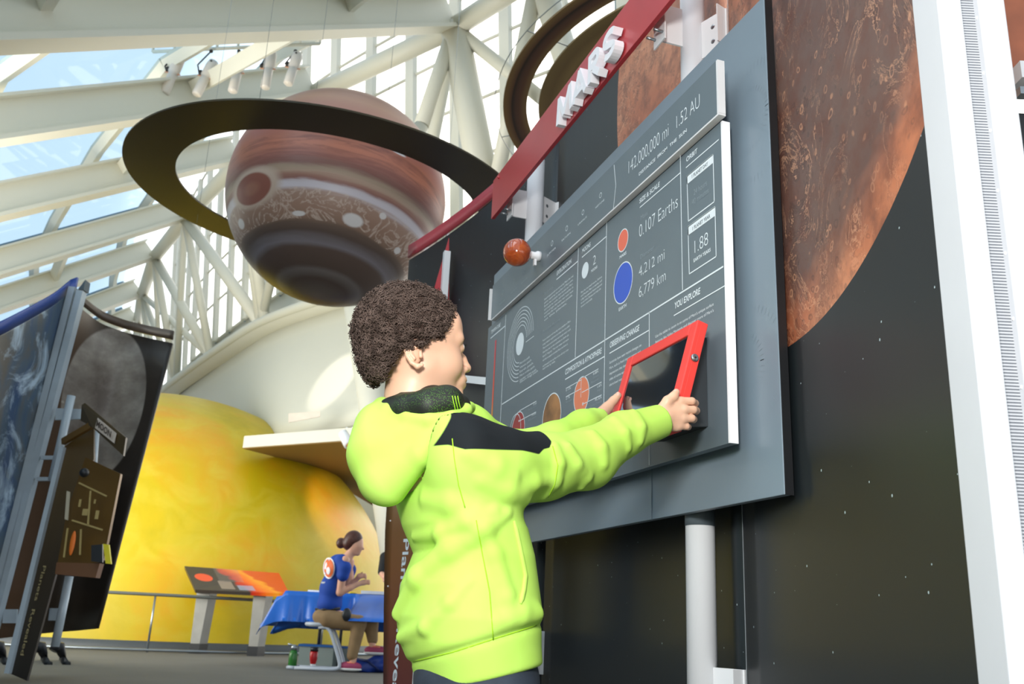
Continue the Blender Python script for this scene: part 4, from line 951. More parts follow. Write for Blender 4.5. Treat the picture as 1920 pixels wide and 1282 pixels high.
P0 = HV[ids]+rng.normal(0, .0015, (NC, 3)); N0 = Nn[ids]; R_ = rng.normal(size=(NC, 3)); T1 = np.cross(N0, R_); T1 /= np.linalg.norm(T1, axis=1)[:, None]; T2 = np.cross(N0, T1)
ns, nd = 11, 3; r0 = rng.uniform(.0024, .0052, NC); rise = rng.uniform(.0035, .0105, NC); ph = rng.uniform(0, 6.28, NC); turns = rng.uniform(1.0, 1.9, NC)
path = np.empty((NC, ns, 3))
for k in range(ns):
    t = k/(ns-1); a = ph+turns*2*math.pi*t; rr = r0*(1-.25*t)
    path[:, k] = P0-N0*.003+N0*(rise*t)[:, None]+T1*(rr*np.cos(a))[:, None]+T2*(rr*np.sin(a))[:, None]
tan = np.gradient(path, axis=1); tan /= np.linalg.norm(tan, axis=2)[..., None]+1e-9
B1 = np.cross(tan, N0[:, None, :]+.01); B1 /= np.linalg.norm(B1, axis=2)[..., None]+1e-9; B2 = np.cross(tan, B1); rad = .00072
VV = np.stack([path+rad*(math.cos(q)*B1+math.sin(q)*B2) for q in (0, 2.094, 4.189)], 2).reshape(-1, 3)
ci = np.arange(NC)[:, None, None]*ns*3; ki = np.arange(ns-1)[None, :, None]*3; di = np.arange(3)[None, None, :]; dj = (di+1) % 3
FF = np.stack([ci+ki+di, ci+ki+dj, ci+ki+3+dj, ci+ki+3+di], -1).reshape(-1, 4)
mb = MB(); mb.v = VV; mb.f = [tuple(q) for q in FF.tolist()]; mb.smooth = [True]*len(FF); mb.mi = [0]*len(FF)
cu = obj('curls', mb, M_hair, ho); cu['kind'] = 'stuff'

# ---- sweatshirt
TF = np.array([.98, .20, 0]); TF /= np.linalg.norm(TF); TL = np.array([-TF[1], TF[0], 0]); TD_ = 1.60
rows_ = [(786, 745, 850, .060), (796, 728, 872, .105), (812, 718, 886, .140), (840, 714, 905, .158), (900, 724, 926, .152), (950, 742, 960, .140), (990, 755, 984, .130), (1020, 768, 992, .125), (1040, 776, 997, .124),
         (1062, 768, 1000, .126), (1100, 753, 1005, .132), (1160, 745, 1013, .136), (1205, 750, 1013, .132), (1250, 768, 1016, .126), (1310, 785, 1008, .122), (1360, 790, 1000, .12)]
zz, cc, aa, bbv = [], [], [], []
for py, xl, xr, b in rows_:
    p, q = at(xl, py, TD_), at(xr, py, TD_); c = (p+q)/2; w_ = np.linalg.norm((q-p)[:2])/2; k1, k2 = abs(TF@RH), abs(TL@RH)
    zz.append(c[2]); cc.append(c[:2]); aa.append(math.sqrt(max(w_*w_-(k2*b)**2, .02**2))/k1); bbv.append(b)
zz = np.array(zz)[::-1]; cc = np.array(cc)[::-1]; aa = np.array(aa)[::-1]; bbv = np.array(bbv)[::-1]
def F_col(P):
    z = P[..., 2]; cx = np.interp(z, zz, cc[:, 0]); cy = np.interp(z, zz, cc[:, 1]); a = np.interp(z, zz, aa); b = np.interp(z, zz, bbv)
    dx, dy = P[..., 0]-cx, P[..., 1]-cy; u = (dx*TF[0]+dy*TF[1])/a; v = (dx*TL[0]+dy*TL[1])/b
    q = (np.abs(u)**2.3+np.abs(v)**2.3)**(1/2.3); F = (q-1)*np.minimum(a, b)*.9
    return np.maximum(F, z-zz[-1])
hemL, hemR = at(800, 1296, 1.60), at(1012, 1246, 1.60); hn = np.cross(hemR-hemL, FH); hn /= np.linalg.norm(hn); hn = hn if hn[2] < 0 else -hn
bandL, bandR = at(768, 1243, 1.60), at(1012, 1170, 1.60); bn = np.cross(bandR-bandL, FH); bn /= np.linalg.norm(bn); bn = bn if bn[2] < 0 else -bn
armR = [at(872, 862, 1.515), at(925, 879, 1.545), at(1018, 874, 1.62), at(1100, 860, 1.695), at(1168, 814, 1.752), at(1236, 790, 1.795)]; armRr = [.062, .070, .057, .053, .041, .0335]
armL = [at(868, 812, 1.74), at(960, 852, 1.84), at(1040, 829, 1.91), at(1092, 800, 1.975), at(1120, 787, 2.02)]; armLr = [.052, .046, .040, .034, .030]
folds = []
def F_base(P):
    F = F_col(P)
    F = sm(F, f_cone(P, at(812, 815, 1.60), at(860, 830, 1.53), .034, .047), .03)
    F = sm(F, f_chain(P, armR, armRr, .02), .035); F = sm(F, f_cone(P, at(830, 812, 1.66), at(876, 806, 1.735), .036, .046), .03)
    F = sm(F, f_chain(P, armL, armLr, .02), .03); return F
def fold(pts, r, push, k=.02):
    Q = []
    for x, y in pts: p = hit(F_base, x, y); d = (p-CAM); d /= np.linalg.norm(d); Q.append(p+d*push)
    folds.append((Q, r, k))
fold([(748, 1150), (790, 1082), (850, 1030), (905, 990), (948, 962)], [.012, .021, .023, .018, .008], .006, .008)
fold([(778, 1006), (830, 1000), (880, 978), (925, 958)], [.006, .014, .015, .009], .005, .008)
fold([(800, 935), (850, 945), (890, 958)], [.006, .012, .006], .010)
fold([(752, 1195), (800, 1175), (845, 1130), (880, 1090)], [.008, .011, .010, .004], .005, .010)
fold([(905, 985), (925, 1040), (950, 1120), (955, 1160)], [.005, .010, .010, .005], .006, .012)
fold([(935, 1165), (975, 1150), (1005, 1150)], [.005, .011, .008], .009)
fold([(1040, 838), (1046, 870), (1036, 905), (1018, 930)], [.005, .010, .010, .005], .007, .011)
fold([(1066, 838), (1082, 870), (1100, 895), (1090, 912)], [.003, .006, .006, .003], .004, .016)
fold([(1110, 812), (1128, 838), (1132, 870)], [.003, .006, .003], .004, .016)
fold([(1150, 785), (1172, 812), (1178, 840)], [.003, .005, .003], .003, .014)
fold([(1188, 772), (1203, 800), (1200, 828)], [.003, .005, .003], .003, .014)
fold([(960, 925), (1000, 905), (1040, 898)], [.004, .009, .004], .007)
fold([(905, 900), (950, 915), (985, 935)], [.004, .010, .004], .008)
fold([(880, 850), (930, 878), (960, 892)], [.004, .008, .004], .007)
# hood lying on the back
hoodp = [at(722, 800, 1.60), at(712, 862, 1.585), at(724, 905, 1.575)]
rim = [at(x, y, d) for x, y, d in ((727, 757, 1.66), (716, 757, 1.60), (728, 768, 1.555), (765, 780, 1.525), (805, 786, 1.505), (845, 782, 1.51), (873, 768, 1.545), (880, 764, 1.62), (860, 757, 1.70), (800, 752, 1.71), (750, 752, 1.70))]
def F_hood(P):
    F = f_chain(P, [at(716, 803, 1.60), at(711, 852, 1.585), at(717, 900, 1.57)], [.044, .050, .040], .02)
    F = sm(F, f_cone(P, at(716, 850, 1.56), at(852, 786, 1.515), .046, .009), .03)
    F = sm(F, f_cone(P, at(722, 898, 1.55), at(848, 794, 1.505), .038, .008), .02); F = sm(F, f_cone(P, at(716, 805, 1.585), at(800, 795, 1.53), .040, .018), .03)
    F = sm(F, f_chain(P, [at(730, 915, 1.545), at(790, 856, 1.508), at(846, 803, 1.50)], [.026, .017, .011], .01), .02)
    F = sm(F, f_chain(P, rim[:7], [.012, .011, .010, .009, .009, .009, .009], .006), .012)
    F = sm(F, f_chain(P, rim[6:], [.010, .010, .010, .012, .012], .006), .010)
    for a, b, r in (((712, 800), (760, 812), .012), ((700, 860), (752, 872), .012), ((735, 905), (700, 932), .010)):
        pass
    return F
cutc = [mid(772, 752), mid(772, 735)]
def F_shirt(P):
    F = F_base(P)
    for Q, r, k in folds: F = sm(F, f_chain(P, Q, r, .01), k)
    # the ribbed hem band pinches in below its seam
    db = (P-bandL)@bn; arm_free = F_col(P) < .03
    F = F+np.where(arm_free, .005*np.exp(-(db/.006)**2)+.003*(db > 0)*np.clip(db/.01, 0, 1), 0)
    F = smax(F, -f_chain(P, [mid(775, 800), mid(782, 762), mid(786, 725)], [.046, .050, .058], .01), .006)   # neck opening
    H_ = F_hood(P); F = np.minimum(smax(F, .006-H_, .003), H_)
    F = smax(F, (P-hemL)@hn, .006)
    for A, r in ((armR, .024), (armL, .021)):                         # sleeves end in open cuffs
        d = A[-1]-A[-2]; d /= np.linalg.norm(d); F = np.where(np.linalg.norm(P-A[-1], axis=-1) < .07, smax(F, (P-A[-1])@d-.006, .004), F)
        c = A[-1]+d*.006; F = smax(F, -f_cone(P, c-d*.012, c+d*.03, r, r), .003)
    return F
# black shoulder yoke in body coordinates
Y0 = at(846, 822, 1.50); YU = at(1018, 848, 1.57)-Y0; YLn = np.linalg.norm(YU); YU /= YLn; YW = np.cross(YU, UP); YW /= np.linalg.norm(YW); YW = YW if YW@FH > 0 else -YW; YV = np.cross(YW, YU); YV = YV if YV[2] > 0 else -YV
def yoke(P):
    Q = P-Y0; s = Q@YU; h = Q@YV; wd = Q@YW
    low = np.interp(s/YLn, [-.12, .0, .3, .62, .85, .93, 1.02, 1.1], [-.020, -.028, -.022, -.014, -.012, .0, .006, .03]); top_ = np.interp(s/YLn, [-.2, .1, .25, .6, 1.], [.10, .095, .085, .08, .07])
    d1 = h-low; d2 = np.interp(s/YLn, [0, .3, 1.1], [YLn*1.02, YLn*1.04, YLn*1.06])-s-np.abs(h-.02)*.35
    d3 = s+.10*YLn+h*.0+.012*np.interp(h, [0, .05], [1, 0])*0; d4 = top_-wd
    return np.minimum(np.minimum(d1, d2), np.minimum(d3+ -h*.45+.01, d4))
def m_fleece():
    n = N('yellow_green_fleece'); o = n.obj(); at_ = n.new('Attribute', attribute_name='yoke').outputs['Fac']
    f = n.noise(o, 9, 3); c = n.ramp(f, [(.3, lin('b4e05a')), (.7, lin('bee868'))])
    c = n.mix(n.ramp(at_, [(.499, (0, 0, 0)), (.501, (1, 1, 1))]), c, lin('14191c'))
    n.P(Base_Color=c, Roughness=.8); n.p.inputs['Specular IOR Level'].default_value = .25; n.bump(n.noise(o, 420, 2), .12, .0008); return n.m
M_fleece = m_fleece()
lo, hi = at(640, 1300, 1.60), at(1260, 700, 1.60)
so, SV = body('hoodie', F_shirt, (HC[0]-.20, HC[1]-.24, .40), (HC[0]+.56, HC[1]+.50, 1.02), .0040, M_fleece, boy, attrs={'yoke': lambda V: np.where(F_hood(V) < .0012, 0, .5+yoke(V)*4)})
# mesh lining between hood and neck, with three thin stripes
col = [at(x, y, d) for x, y, d in ((728, 768, 1.62), (732, 770, 1.575), (765, 768, 1.545), (805, 762, 1.528), (838, 754, 1.535), (860, 760, 1.57), (866, 765, 1.63), (850, 765, 1.69), (800, 765, 1.70), (750, 765, 1.68))]
def F_col2(P):
    F = f_chain(P, col+[col[0]], [.014, .018, .023, .027, .025, .016, .014, .014, .014, .014, .014], .02)
    F = sm(F, f_ell(P, at(800, 780, 1.60), (.066, .060, .022), HAX), .02); return sm(F, f_cone(P, at(792, 785, 1.60), at(812, 768, 1.60), .060, .044), .02)
n = N('dark_mesh_lining'); o = n.obj(); v = n.vor(o, 420); n.P(Base_Color=n.ramp(v, [(.25, lin('4c7a1c')), (.45, lin('12180f'))]), Roughness=.6)
f = n.noise(o, 18, 2); n.P(Base_Color=n.mix(n.ramp(f, [(.45, (0, 0, 0)), (.6, (1, 1, 1))]), n.ramp(v, [(.22, lin('3f6a1a')), (.42, lin('12180f'))]), lin('11150f')))
co_, CV = body('collar_lining', F_col2, HC+(-.12, -.18, -.20), HC+(.16, .15, -.05), .0035, n.m, boy)
mb = MB()
for k, x in enumerate((848, 853, 858)): mb.tube([hit(F_col2, x+dx, y)-FH*.0006 for dx, y in ((0, 742), (2, 752), (4.5, 762), (6.5, 772))], .0008, 5)
obj('lining_stripes', mb, mat('stripe_green', 'a8e030', .6), co_)
# seams, pocket welt
mb = MB()
def seam(pts, r=.0011):
    Q = [hit(F_shirt, x, y)+FH*r*.5 for x, y in pts]; mb.tube(Q, r, 5)
def lerp(pts, k):
    out = []
    for a, b in zip(pts, pts[1:]): out += [(a[0]+(b[0]-a[0])*i/k, a[1]+(b[1]-a[1])*i/k) for i in range(k)]
    return out+[pts[-1]]
seam(lerp([(848, 822), (852, 860), (860, 910), (872, 952)], 5)); seam(lerp([(893, 975), (905, 1040), (918, 1110), (925, 1200)], 6)); seam(lerp([(775, 1240), (850, 1222), (930, 1196), (1006, 1172)], 7), .0014)
seam(lerp([(1036, 836), (1046, 872), (1040, 908), (1028, 932)], 4))
obj('seams', mb, mat('seam_green', '9fcf20', .8), so)
mb = MB().tube([hit(F_shirt, x, y) for x, y in lerp([(964, 976), (975, 1028), (985, 1078), (982, 1105), (976, 1132)], 3)], [.002]+[.0042]*11+[.002], 8); obj('pocket_welt', mb, M_fleece, so, attrs={'yoke': np.zeros(len(mb.v))})
# ---- trousers and shoes
M_denim = mat('dark_denim', '2b3440', .8, var=.15, scale=40, bump=.2, bscale=300)
hp = at(893, 1262, 1.60); kn = [np.array([hp[0]+.02, hp[1]-.07, .27]), np.array([hp[0]+.05, hp[1]+.07, .27])]; an = [np.array([hp[0]-.01, hp[1]-.085, .075]), np.array([hp[0]+.05, hp[1]+.085, .075])]
def F_leg(P):
    F = f_ell(P, hp-UP*.01, (.098, .118, .085), np.array([TF, TL, UP]))
    for s in (0, 1): F = sm(F, f_chain(P, [hp+TL*(-.055+.11*s)-UP*.04, kn[s], an[s]], [.070, .052, .044], .02), .02)
    return smax(F, .045-P[..., 2], .004)
body('jeans', F_leg, (hp[0]-.17, hp[1]-.2, .03), (hp[0]+.2, hp[1]+.22, hp[2]+.1), .0075, M_denim, boy)
M_shoe = mat('dark_trainer', '3c4046', .6); M_sole = mat('white_sole', 'dcdcd8', .6)
for s in (0, 1):
    c = np.array([an[s][0]+.035, an[s][1], 0])
    def F(P, c=c): return smax(sm(f_ell(P, c+UP*.035, (.095, .036, .035)), f_ell(P, c+(-.04, 0, .055), (.045, .034, .04)), .02), .018-P[..., 2], .004)
    sh, _ = body('shoe', F, c+(-.12, -.06, 0), c+(.12, .06, .12), .006, M_shoe, boy)
    mb = MB(); ol = [(c[0]+.1*math.cos(t), c[1]+.04*math.sin(t)*(1-.15*math.cos(t)), 0.) for t in np.linspace(0, 2*math.pi, 28, endpoint=False)]; mb.prism(ol, (0, 0, .02)); obj('sole', mb, M_sole, sh)
# ---- hands
def hand(nm, wrist, wr, knuck, fing, thumb, rr, palm):
    def F(P):
        F = f_cone(P, wrist[0], wrist[1], wr[0], wr[1])
        for c, r in palm: F = sm(F, f_ell(P, c, r, np.array([RH, FH, UP])), .012)
        for kk, ff, r in zip(knuck, fing, rr):
            F = sm(F, f_cone(P, wrist[1], kk, wr[1]*.6, r*1.12), .009)
        G = None
        for kk, ff, r in zip(knuck, fing, rr):
            g = f_chain(P, [kk]+ff, [r*1.12]+[r*1.0, r*.97, r*.86][:len(ff)], .002); G = g if G is None else sm(G, g, .0012)
        F = sm(F, G, .004); F = sm(F, f_chain(P, thumb[0], thumb[1], .004), .006); return F
    al = np.array(list(wrist)+list(knuck)+[p for f in fing for p in f]+list(thumb[0])); lo, hi = al.min(0)-.03, al.max(0)+.03
    o_, _ = body(nm, F, lo, hi, .0016, M_skin, boy); hands.append(o_); return o_
hands = []
A = at
hand('hand', [A(1222, 794, 1.788), A(1246, 782, 1.795)], [.0235, .0225],
     [A(1276, 752, 1.797), A(1283, 768, 1.794), A(1280, 785, 1.795), A(1271, 798, 1.798)],
     [[A(1297, 752, 1.800), A(1303, 756, 1.822), A(1297, 757, 1.848)], [A(1300, 768, 1.799), A(1305, 770, 1.822), A(1298, 771, 1.848)],
      [A(1297, 784, 1.799), A(1300, 786, 1.822), A(1293, 787, 1.846)], [A(1287, 799, 1.802), A(1290, 800, 1.822), A(1284, 801, 1.842)]],
     ([A(1240, 772, 1.79), A(1252, 752, 1.787), A(1263, 743, 1.787), A(1268, 735, 1.789)], [.014, .0105, .0088, .0070]), [.0078, .0080, .0077, .0068],
     [(A(1258, 780, 1.800), (.024, .012, .027)), (A(1268, 790, 1.802), (.016, .011, .018))])
obj('thumbnail', MB().ball(A(1267.5, 733.5, 1.7835), (.0042, .0012, .005), 12, 8, ax=np.array([RH, FH, UP])), m_skin('nail', 'e8b8a4'), boy)
hand('hand', [A(1108, 796, 2.02), A(1122, 785, 2.05)], [.021, .020],
     [A(1138, 778, 2.12), A(1137, 787, 2.13), A(1135, 796, 2.13), A(1132, 804, 2.125)],
     [[A(1156, 772, 2.165), A(1172, 772, 2.175)], [A(1156, 782, 2.168), A(1172, 782, 2.18)], [A(1153, 792, 2.168), A(1168, 792, 2.18)], [A(1148, 802, 2.16), A(1162, 803, 2.17)]],
     ([A(1124, 780, 2.06), A(1138, 765, 2.085), A(1150, 751, 2.095), A(1159, 741, 2.095)], [.017, .0130, .0098, .0078]), [.0078, .0080, .0077, .0068],
     [(A(1130, 786, 2.085), (.017, .022, .022))])
obj('thumbnail', MB().ball(A(1159, 738.5, 2.0875), (.0045, .0012, .0055), 12, 8, ax=np.array([RH, FH, UP])), m_skin('nail', 'e8b8a4'), boy)

# one body: head, hidden limbs and hands share a mesh
inn = MB()
for pts, r in (([mid(775, 800), at(860, 850, 1.53), armR[2], armR[3], A(1222, 794, 1.788)], [.05, .04, .032, .027, .0235]), ([mid(775, 800), at(868, 812, 1.74), armL[1], armL[2], A(1108, 796, 2.02)], [.05, .038, .03, .026, .021]),
               ([mid(775, 770), at(815, 870, 1.6), at(872, 960, 1.6), at(885, 1060, 1.6), hp+UP*.02], [.045, .07, .07, .07, .07]), ([hp, kn[0], an[0]], [.06, .042, .03]), ([hp, kn[1], an[1]], [.06, .042, .03])): inn.tube(pts, r, 14)
base = np.array([float(v) for v in boy.location]); me0 = bodyo.data; bmv = [tuple(v.co) for v in me0.vertices]; bmf = [tuple(p.vertices) for p in me0.polygons]
for o_ in hands:
    b = len(bmv); bmv += [tuple(v.co) for v in o_.data.vertices]; bmf += [tuple(b+i for i in p.vertices) for p in o_.data.polygons]; bpy.data.objects.remove(o_)
b = len(bmv); bmv += [tuple(np.array(v)-base) for v in inn.v]; bmf += [tuple(b+i for i in f) for f in inn.f]
me = bpy.data.meshes.new('body'); me.from_pydata(bmv, [], bmf); me.polygons.foreach_set('use_smooth', [True]*len(bmf)); me.materials.append(M_skin); bodyo.data = me
# ================================================================== exhibit on the left with moon and earth murals
def lf(px, py): return float(onz(px, py, 0)@FH)
def sheet(top, bot, k, thick=.03, rows=8):
    def rs(L, d):
        out = []
        for i in range(k+1):
            t = (len(L)-1)*i/k; j = min(len(L)-2, int(t)); f = t-j; a, b = L[j], L[j+1]; out.append(tuple(a[m]*(1-f)+b[m]*f for m in range(len(a))))
        return out
    T_, B_ = rs(top, 0), rs(bot, 0); Tp = smooth([at(*q) for q in T_], 4); Bp = smooth([at(b[0], b[1], t[2]) for t, b in zip(T_, B_)], 4)
    return [[b*(1-f)+t*f for t, b in zip(Tp, Bp)] for f in np.linspace(0, 1, rows)]
mo = thing('moon_mural', 'curved dark mural printed with the grey moon, right half of the exhibit at left', 'mural', onz(150, 1230, 0))
mtop = [(147, 574, 7.6), (187, 606, 8.0), (234, 623, 8.2), (280, 634, 8.15), (323, 643, 7.9)]; mbot = [(-30, 1200, 0), (60, 1189, 0), (104, 1185, 0), (145, 1182, 0), (183, 1178, 0)]
RW = sheet(mtop, mbot, 24)
mcen, mrt, mup = at(196, 752, 8.1), None, None
W_ = RW[0][-1]-RW[0][0]; W_[2] = 0; WL = np.linalg.norm(W_); W_ /= WL
n = N('moon_print'); uv = n.uv(); mu0 = float((mcen-RW[0][0])@W_); mz = float(mcen[2]); edge_u = float((at(273, 745, 8.2)-RW[0][0])@W_); tz = float(at(205, 612, 8.1)[2])
v = n.vm('MULTIPLY', n.vm('SUBTRACT', uv, (mu0, mz, 0)), (1/(edge_u-mu0), 1/(tz-mz), 1)); L = n.vm('LENGTH', v, out=1)
mc = n.ramp(n.noise(uv, 3.2, 6, .6), [(.35, lin('7a7068')), (.55, lin('a29a90')), (.72, lin('c4bdb3'))]); cr = n.vor(uv, 5); mc = n.mix(n.ramp(cr, [(.03, (.7, .7, .7)), (.08, (0, 0, 0))]), mc, lin('c9c4bb'))
bg = n.ramp(n.math('MULTIPLY', n.sep(uv)[0], 1/WL), [(0, lin('6a4a30')), (.5, lin('4a3f34')), (1, lin('332c26'))])
n.P(Base_Color=n.mix(n.ramp(L, [(.97, (1, 1, 1)), (1, (0, 0, 0))]), bg, mc), Roughness=.4)
obj('mural_panel', MB().slab(RW, FH*.03), n.m, mo, uvf=lambda p: (float((p-RW[0][0])@W_), float(p[2])))
tr = [[RW[-1][j]+UP*dz-FH*.02 for j in range(25)] for dz in (.03, .11)]; obj('top_trim', MB().slab(tr, FH*.03), mat('brown_trim', '5a4a3c', .4), mo)
ea = thing('earth_mural', 'curved mural printed with blue and white swirling ocean and clouds at the left frame edge', 'mural', onz(20, 1260, 0))
etop = [(-90, 668, 5.9), (0, 628, 6.4), (60, 595, 6.9), (100, 572, 7.2), (136, 541, 7.5)]; ebot = [(-330, 1330, 0), (-220, 1310, 0), (-140, 1290, 0), (-85, 1280, 0), (-38, 1270, 0)]
RE = sheet(etop, ebot, 24)
n = N('earth_print'); o = n.obj(); w1 = n.noise(o, 1.1, 6, .62, 1.6); w2 = n.noise(n.vm('ADD', o, (5, 1, 2)), 2.2, 7, .68, 1.2)
c = n.ramp(w1, [(.35, lin('5b5850')), (.5, lin('43586a')), (.62, lin('2c4a70')), (.75, lin('6b7468'))]); c = n.mix(n.ramp(w2, [(.5, (0, 0, 0)), (.64, (.9, .9, .9))]), c, lin('b9cfe0'))
n.P(Base_Color=c, Roughness=.35); obj('mural_panel', MB().slab(RE, FH*.03), n.m, ea)
tr = [[RE[-1][j]+UP*dz-FH*.02+RH*(.03 if j == 24 else 0) for j in range(25)] for dz in (.0, .10)]; obj('top_trim', MB().slab(tr, FH*.03), mat('blue_trim', '2a50a8', .4), ea)
sf = thing('exhibit_frame', 'pair of tall grey leaning metal posts between the earth and moon murals', 'frame', onz(13, 1257, 0))
M_post = mat('grey_aluminium', 'b6c2ca', .4, .1)
for (x0, y0), (x1, y1), w_ in (((138, 540), (-8, 1125), .055), ((153, 547), (-2, 1140), .055)):
    a, b = at(x0, y0, 7.42), at(x1, y1, 7.42); e = b-a; obj('post', MB().bar(a, a+e*1.12, w_, .08, up=FH), M_post, sf)
obj('cap', MB().prism([at(146, 542, 7.4), at(160, 524, 7.4), at(157, 543, 7.4)], FH*.1), mat('slate_cap', '4c5c66', .5), sf)
for y in (858, 898): obj('cross_tie', MB().bar(at(150-.235*(y-560), y, 7.4), at(168-.2*(y-560)+14, y, 7.4), .03, .03), M_post, sf)
mk = thing('moon_console', 'dark bronze console on grey poles with tilted sign before the moon mural', 'display stand', onz(60, 1250, 0))
n = N('bronze'); f = n.noise(n.obj(), 1.4, 3); n.P(Base_Color=n.ramp(f, [(.3, lin('64491d')), (.7, lin('7a5a28'))]), Roughness=.38, Metallic=.25); M_br = n.m
def quad(name, pts, d, th, m, parent, dd=None):
    P = [at(x, y, d if dd is None else dd[i]) for i, (x, y) in enumerate(pts)]; return obj(name, MB().prism(P, FH*th), m, parent)
n = N('strip_bronze'); g = n.sep(n.obj())[2]; n.P(Base_Color=n.ramp(n.math('DIVIDE', g, 2.), [(0, lin('1e1a14')), (.4, lin('33260f')), (1, lin('5a4418'))]), Roughness=.4)
st2 = quad('title_strip', [(120, 838), (176, 795), (176, 860), (104, 1078), (50, 1276), (18, 1262)], 7.2, .03, n.m, mk); obj('light_edge', MB().bar(at(118, 838, 7.18), at(15, 1262, 7.18), .035, .05, up=FH), M_post, st2)
a, b = at(81, 1060, 7.19), at(38, 1228, 7.19); e = b-a; Lt = np.linalg.norm(e); e /= Lt; upv = np.cross(e, FH); upv = upv if upv@RH > 0 else -upv; mb = MB(); write(mb, 'Planets  Revealed', a, e, upv, Lt, .024, .006); obj('title_lettering', mb, mat('gold_print', 'a39468', .5), st2)
ip = quad('info_panel', [(160, 857), (226, 888), (201, 1015), (194, 1050), (104, 1076), (125, 960)], 7.12, .04, M_br, mk, dd=[7.2, 7.05, 7.05, 7.05, 7.15, 7.2])
quad('ledge', [(106, 1054), (187, 1056), (179, 1083), (103, 1076)], 6.98, .08, mat('brown_ledge', '6b4423', .5), mk)
mb = MB()
for (x0, y0), (x1, y1) in (((148, 905), (200, 930)), ((135, 975), (192, 993)), ((127, 990), (120, 1045)), ((152, 992), (150, 1040)), ((170, 920), (165, 985))): mb.bar(at(x0, y0, 7.02), at(x1, y1, 7.02), .012, .01, up=FH)
for x, y, w_, h_ in ((150, 943, 4, 14), (178, 940, 3, 8), (160, 960, 10, 12), (182, 965, 6, 16)): mb.box(at(x, y, 7.02), (w_*.004, .01, h_*.004), (RH, FH, UP))
obj('panel_print', mb, mat('bronze_print', 'a89258', .5), ip)
obj('orange_disc', MB().ball(at(136, 1018, 7.02), (.02, .008, .09), 16, 10, ax=np.array([RH, FH, UP])), mat('orange_print', 'e8741c', .5), ip)
obj('white_panel', MB().prism([at(125, 920, 7.0), at(131, 922, 7.0), at(127, 975, 7.0), at(121, 973, 7.0)], FH*.01), mat('pale_label', 'b3aa92', .5), ip)
obj('ball', MB().ball(at(158, 886, 6.85), .034, 20, 14), M_black, mk)
sg = quad('sign_board', [(153, 759), (159, 755), (236, 820), (231, 854), (173, 801), (151, 788)], 7.0, .03, mat('dark_bronze', '4a3a1c', .4), mk, dd=[7.1, 7.1, 6.7, 6.7, 6.95, 7.1])
a, b = at(180, 801, 6.88), at(214, 829, 6.76); e = b-a; Lt = np.linalg.norm(e); e /= Lt; quad('letter_plate', [(183, 783), (218, 812), (214, 831), (178, 802)], 6.8, .01, mat('pale_plate', 'd8c8b8', .5), sg, dd=[6.87, 6.75, 6.75, 6.88])
mb = MB(); write(mb, 'MOON', a+UP*.015-FH*.03+e*.02, e, UP, Lt*.8, .045, .03); obj('lettering', mb, mat('letter_brown', '4a3a2c', .5), sg)
obj('sign_arm', MB().bar(at(118, 828, 7.15), at(173, 796, 7.0), .03, .05), M_br, mk)
for (x0, y0), (x1, y1), d in (((134, 742), (98, 900), 7.3), ((179, 806), (172, 900), 7.25), ((130, 1080), (103, 1212), 7.5)):
    obj('pole', MB().tube([at(x0, y0, d), at(x1, y1, d)], .032, 14), M_post, mk)
quad('bracket', [(105, 765), (160, 767), (158, 785), (103, 787)], 7.4, .02, M_post, mk); quad('bracket', [(7, 1142), (32, 1142), (30, 1168), (4, 1168)], 7.45, .02, M_post, mk); quad('bracket', [(93, 1140), (112, 1140), (108, 1163), (90, 1163)], 7.6, .02, M_post, mk)
for x0, x1 in ((60, 96), (96, 130), (-20, 20)):
    p = [onz(x0+(x1-x0)*t, 1238+(8 if t > .8 else 0), 0)+UP*.16*math.sin(math.pi*min(1, t*1.3+.2)) for t in np.linspace(0, 1, 7)]; obj('foot', MB().tube(p, [.05, .05, .05, .045, .04, .035, .03], 8), M_black, mk)
tb2 = thing('console_tablet', 'black tablet with yellow side leaning on the bronze console ledge', 'tablet', at(185, 1052, 6.9))
quad('tablet', [(171, 1022), (192, 1020), (192, 1054), (171, 1052)], 6.9, .02, M_black, tb2); quad('yellow_side', [(193, 1019), (204, 1021), (208, 1057), (198, 1056)], 6.88, .02, mat('yellow_case', 'd8c81c', .5), tb2)

# ================================================================== activity table and people behind
dW = lf(590, 1256)
def A2(px, py, o=0.): return at(px, py, dW+o)
def fz(p, z=0.): p = np.array(p); p[2] = z; return p
M_cloth = mat('blue_plastic_cloth', '1263c4', .35, var=.12, scale=3, spec=.6)
t0 = A2(640, 1114, 1.0); TZ = float(t0[2])
tbl = thing('folding_table', 'folding table with dark legs hidden under a blue plastic cloth', 'table', fz(t0))
xl_, xr_ = fz(A2(548, 1114, .9)), fz(A2(800, 1114, .9)); ww = xr_-xl_; ln = np.linalg.norm(ww); ww /= ln
obj('tabletop', MB().box((xl_+xr_)/2+FH*.05+UP*(TZ-.025), (ln, .72, .03), (ww, FH, UP)), M_grey, tbl)
for x, o in ((600, .7), (640, .7), (600, 1.25), (780, .7), (780, 1.25)): p = fz(A2(x, 1180, o)); obj('leg', MB().tube([p, p+UP*(TZ-.04)], .018, 8), M_black, tbl)
cl = []
NX, NY = 40, 12; zt = TZ+.004
